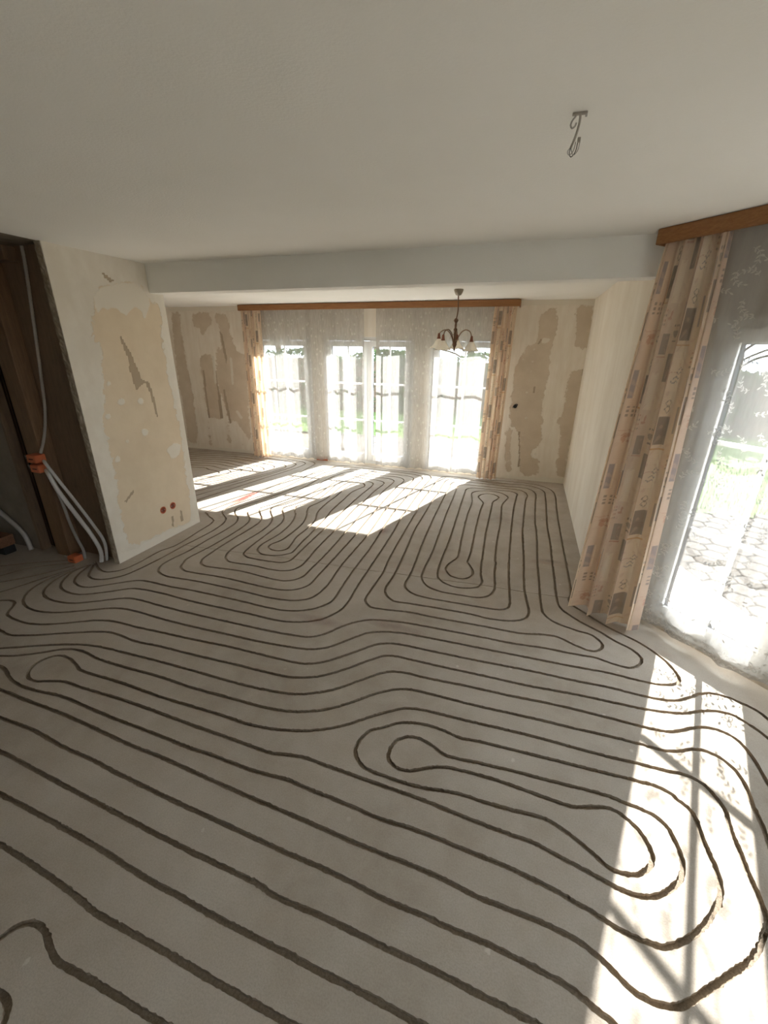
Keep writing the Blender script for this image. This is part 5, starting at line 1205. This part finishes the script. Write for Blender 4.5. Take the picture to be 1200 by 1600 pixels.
# ------------------------------------------------------------------ outdoors
def outdoors():
    g = MB().add([(-40, -30, -0.14), (40, -30, -0.14), (40, 45, -0.14), (-40, 45, -0.14)], [(0, 1, 2, 3)]).build('ground', 'soil')
    tag(g, 'sandy ground around the house', kind='structure')
    # interlocking pavers: hexagons in staggered rows
    a = 0.118
    hexv = []
    for z, s in ((-0.05, 0.86), (-0.042, 0.93), (-0.06, 0.95)):
        pass
    V, F = [], []
    rings = [(0.88, 0.0), (0.94, -0.006), (0.94, -0.06)]
    for s, z in rings:
        for k in range(6):
            t = math.radians(60 * k + 30)
            V.append((a * s * math.cos(t) * 1.0, a * s * math.sin(t), z))
    F.append(tuple(range(6)))
    for j in range(2):
        for k in range(6):
            F.append((j * 6 + k, (j + 1) * 6 + k, (j + 1) * 6 + (k + 1) % 6, j * 6 + (k + 1) % 6))
    proto = bpy.data.meshes.new('paver')
    proto.from_pydata(V, [], F)
    proto.materials.append(M['paver'])
    W, Hh = a * math.sqrt(3), a * 1.5
    near_list, rest = [], []
    for j in range(0, 46):
        for i in range(0, 75):
            x = -6.6 + W * (i + 0.5 * (j % 2))
            y = 3.2 + Hh * j
            inside_house = (y < 6.70 and x < 0.95) or ((x + y) * R2 < N_DIAG + 0.27)
            if inside_house or x > 5.4:
                continue
            if y > 9.1 or (x > 1.2 and y > 5.9 + 0.15 * (x - 2)):
                continue
            seen = x > 0.95 and y < 6.3 and x < 3.6 and (x - 0.2) < 0.62 * y
            (near_list if seen else rest).append((x, y))
    near_list.sort(key=lambda p: math.hypot(*p))
    rest += near_list[290:]
    near_list = near_list[:290]
    terrace = MB()
    for x, y in rest:
        dz = RNG.normal(0, 0.002)
        terrace.add([(p[0] + x, p[1] + y, p[2] - 0.055 + dz) for p in V], F)
    t = terrace.build('terrace', 'paver')
    tag(t, 'paved terrace of interlocking stones outside the doors', kind='structure')
    for x, y in near_list:
        o = bpy.data.objects.new('paver', proto)
        o.location = (x, y, -0.055 + float(RNG.normal(0, 0.002)))
        o.rotation_euler = (0, 0, float(RNG.normal(0, 0.02)))
        link(o, t)
    # lawn
    mb = MB()
    mb.add([(-30, 9.15, -0.09), (1.15, 9.15, -0.09), (1.15, 6.05, -0.09), (30, 6.05, -0.09), (30, 40, -0.09), (-30, 40, -0.09)], [(0, 1, 2, 3, 4, 5)])
    n = 26000
    xs, ys = RNG.uniform(-9, 11, n), RNG.uniform(6.1, 15, n)
    for x, y in zip(xs, ys):
        if x < 1.2 and y < 9.2:
            continue
        t_ = RNG.uniform(0, 6.28)
        hh = RNG.uniform(0.03, 0.07)
        dx, dy = 0.006 * math.cos(t_), 0.006 * math.sin(t_)
        mb.add([(x - dx, y - dy, -0.09), (x + dx, y + dy, -0.09), (x + dy * 3, y - dx * 3, -0.09 + hh)], [(0, 1, 2)])
    tag(mb.build('lawn', 'grass'), 'green lawn beyond the paved terrace', 'lawn', kind='stuff')

    def foliage(name, n, size, sampler, parent):
        c = sampler(n)
        ax = RNG.normal(size=(n, 3))
        ax /= np.linalg.norm(ax, axis=1, keepdims=True)
        bx = np.cross(ax, RNG.normal(size=(n, 3)))
        bx /= np.linalg.norm(bx, axis=1, keepdims=True)
        s = size * RNG.uniform(0.6, 1.3, (n, 1))
        P = np.stack([c - ax * s, c + bx * s * 0.55, c + ax * s, c - bx * s * 0.55], 1).reshape(-1, 3)
        F_ = np.arange(4 * n).reshape(n, 4)
        o = mesh_obj(name, P, F_, 'leaves', parent)
        o['kind'] = 'stuff'
        return o

    def hedge(x0, x1, y, w, hgt, label):
        r = empty('hedge', ((x0 + x1) / 2, y, -0.1))
        L = x1 - x0
        def smp(n):
            p = RNG.uniform(-1, 1, (n, 3))
            k = RNG.integers(0, 3, n)
            p[np.arange(n), k] = np.sign(p[np.arange(n), k]) * RNG.uniform(0.82, 1.02, n)
            return np.stack([p[:, 0] * L / 2, p[:, 1] * w / 2, (p[:, 2] + 1) / 2 * hgt * (1 + 0.06 * np.sin(p[:, 0] * 9))], 1)
        foliage('leaves', int(900 * L), 0.07, smp, r)
        MB().box(-L / 2 + 0.15, L / 2 - 0.15, -w * 0.35, w * 0.35, 0, hgt * 0.9).build('twig_core', 'bark', r)
        tag(r, label, 'hedge')

    hedge(-13.0, -3.6, 13.3, 1.1, 1.75, 'clipped dark hedge behind the lawn seen through the left far windows')
    hedge(-3.0, 4.4, 13.6, 1.1, 1.7, 'clipped dark hedge behind the lawn seen through the right far window')
    hedge(4.6, 12.0, 12.6, 1.2, 1.55, 'low hedge behind the lawn seen through the near patio door')

    def tree(x, y, hgt, cr, label, seed):
        rr = np.random.default_rng(seed)
        r = empty('garden_tree', (x, y, -0.1))
        tag(r, label, 'tree')
        mb = MB()
        top = hgt * 0.62
        mb.tube(smooth3([(0, 0, 0), (0.05, 0.03, top * 0.4), (-0.05, 0.02, top * 0.75), (0.03, 0, top)], 0.25), 0.13, 8)
        for k in range(7):
            a = k * 0.9 + seed
            z = top * (0.42 + 0.08 * k)
            L = cr * (0.85 - 0.05 * k)
            mb.tube(smooth3([(0, 0, z), (L * 0.4 * math.cos(a), L * 0.4 * math.sin(a), z + 0.35), (L * math.cos(a), L * math.sin(a), z + 0.55)], 0.3), [0.05] * 1 + [0.035] * 200 if False else 0.035, 6)
        mb.build('trunk', 'bark', r, True)
        cz = hgt - cr * 0.75
        def smp(n):
            d = rr.normal(size=(n, 3))
            d /= np.linalg.norm(d, axis=1, keepdims=True)
            k = rr.integers(0, 9, n)
            off = np.array([[math.cos(q * 0.8 + seed) * 0.55, math.sin(q * 0.8 + seed) * 0.55, 0.5 * math.sin(q * 1.7 + seed)] for q in range(9)])
            return (d * 0.55 * rr.uniform(0.5, 1.05, (n, 1)) + off[k]) * cr * np.array([1, 1, 0.8]) + np.array([0, 0, cz])
        foliage('crown', 5200, 0.10, smp, r)

    tree(-10.6, 17.4, 5.2, 1.75, 'bushy garden tree behind the hedge, left end of the garden', 1)
    tree(-6.3, 18.2, 5.6, 1.8, 'garden tree behind the hedge seen through the left far window', 2)
    tree(-2.2, 17.4, 5.3, 1.75, 'leafy garden tree behind the hedge seen through the right far window', 3)
    tree(2.2, 18.6, 5.6, 1.8, 'garden tree beyond the hedge between the far and near doors', 4)
    tree(6.3, 17.0, 5.2, 1.75, 'garden tree beyond the low hedge seen through the near patio door', 5)
    tree(10.6, 18.2, 5.5, 1.8, 'rightmost garden tree beyond the low hedge', 6)


outdoors()
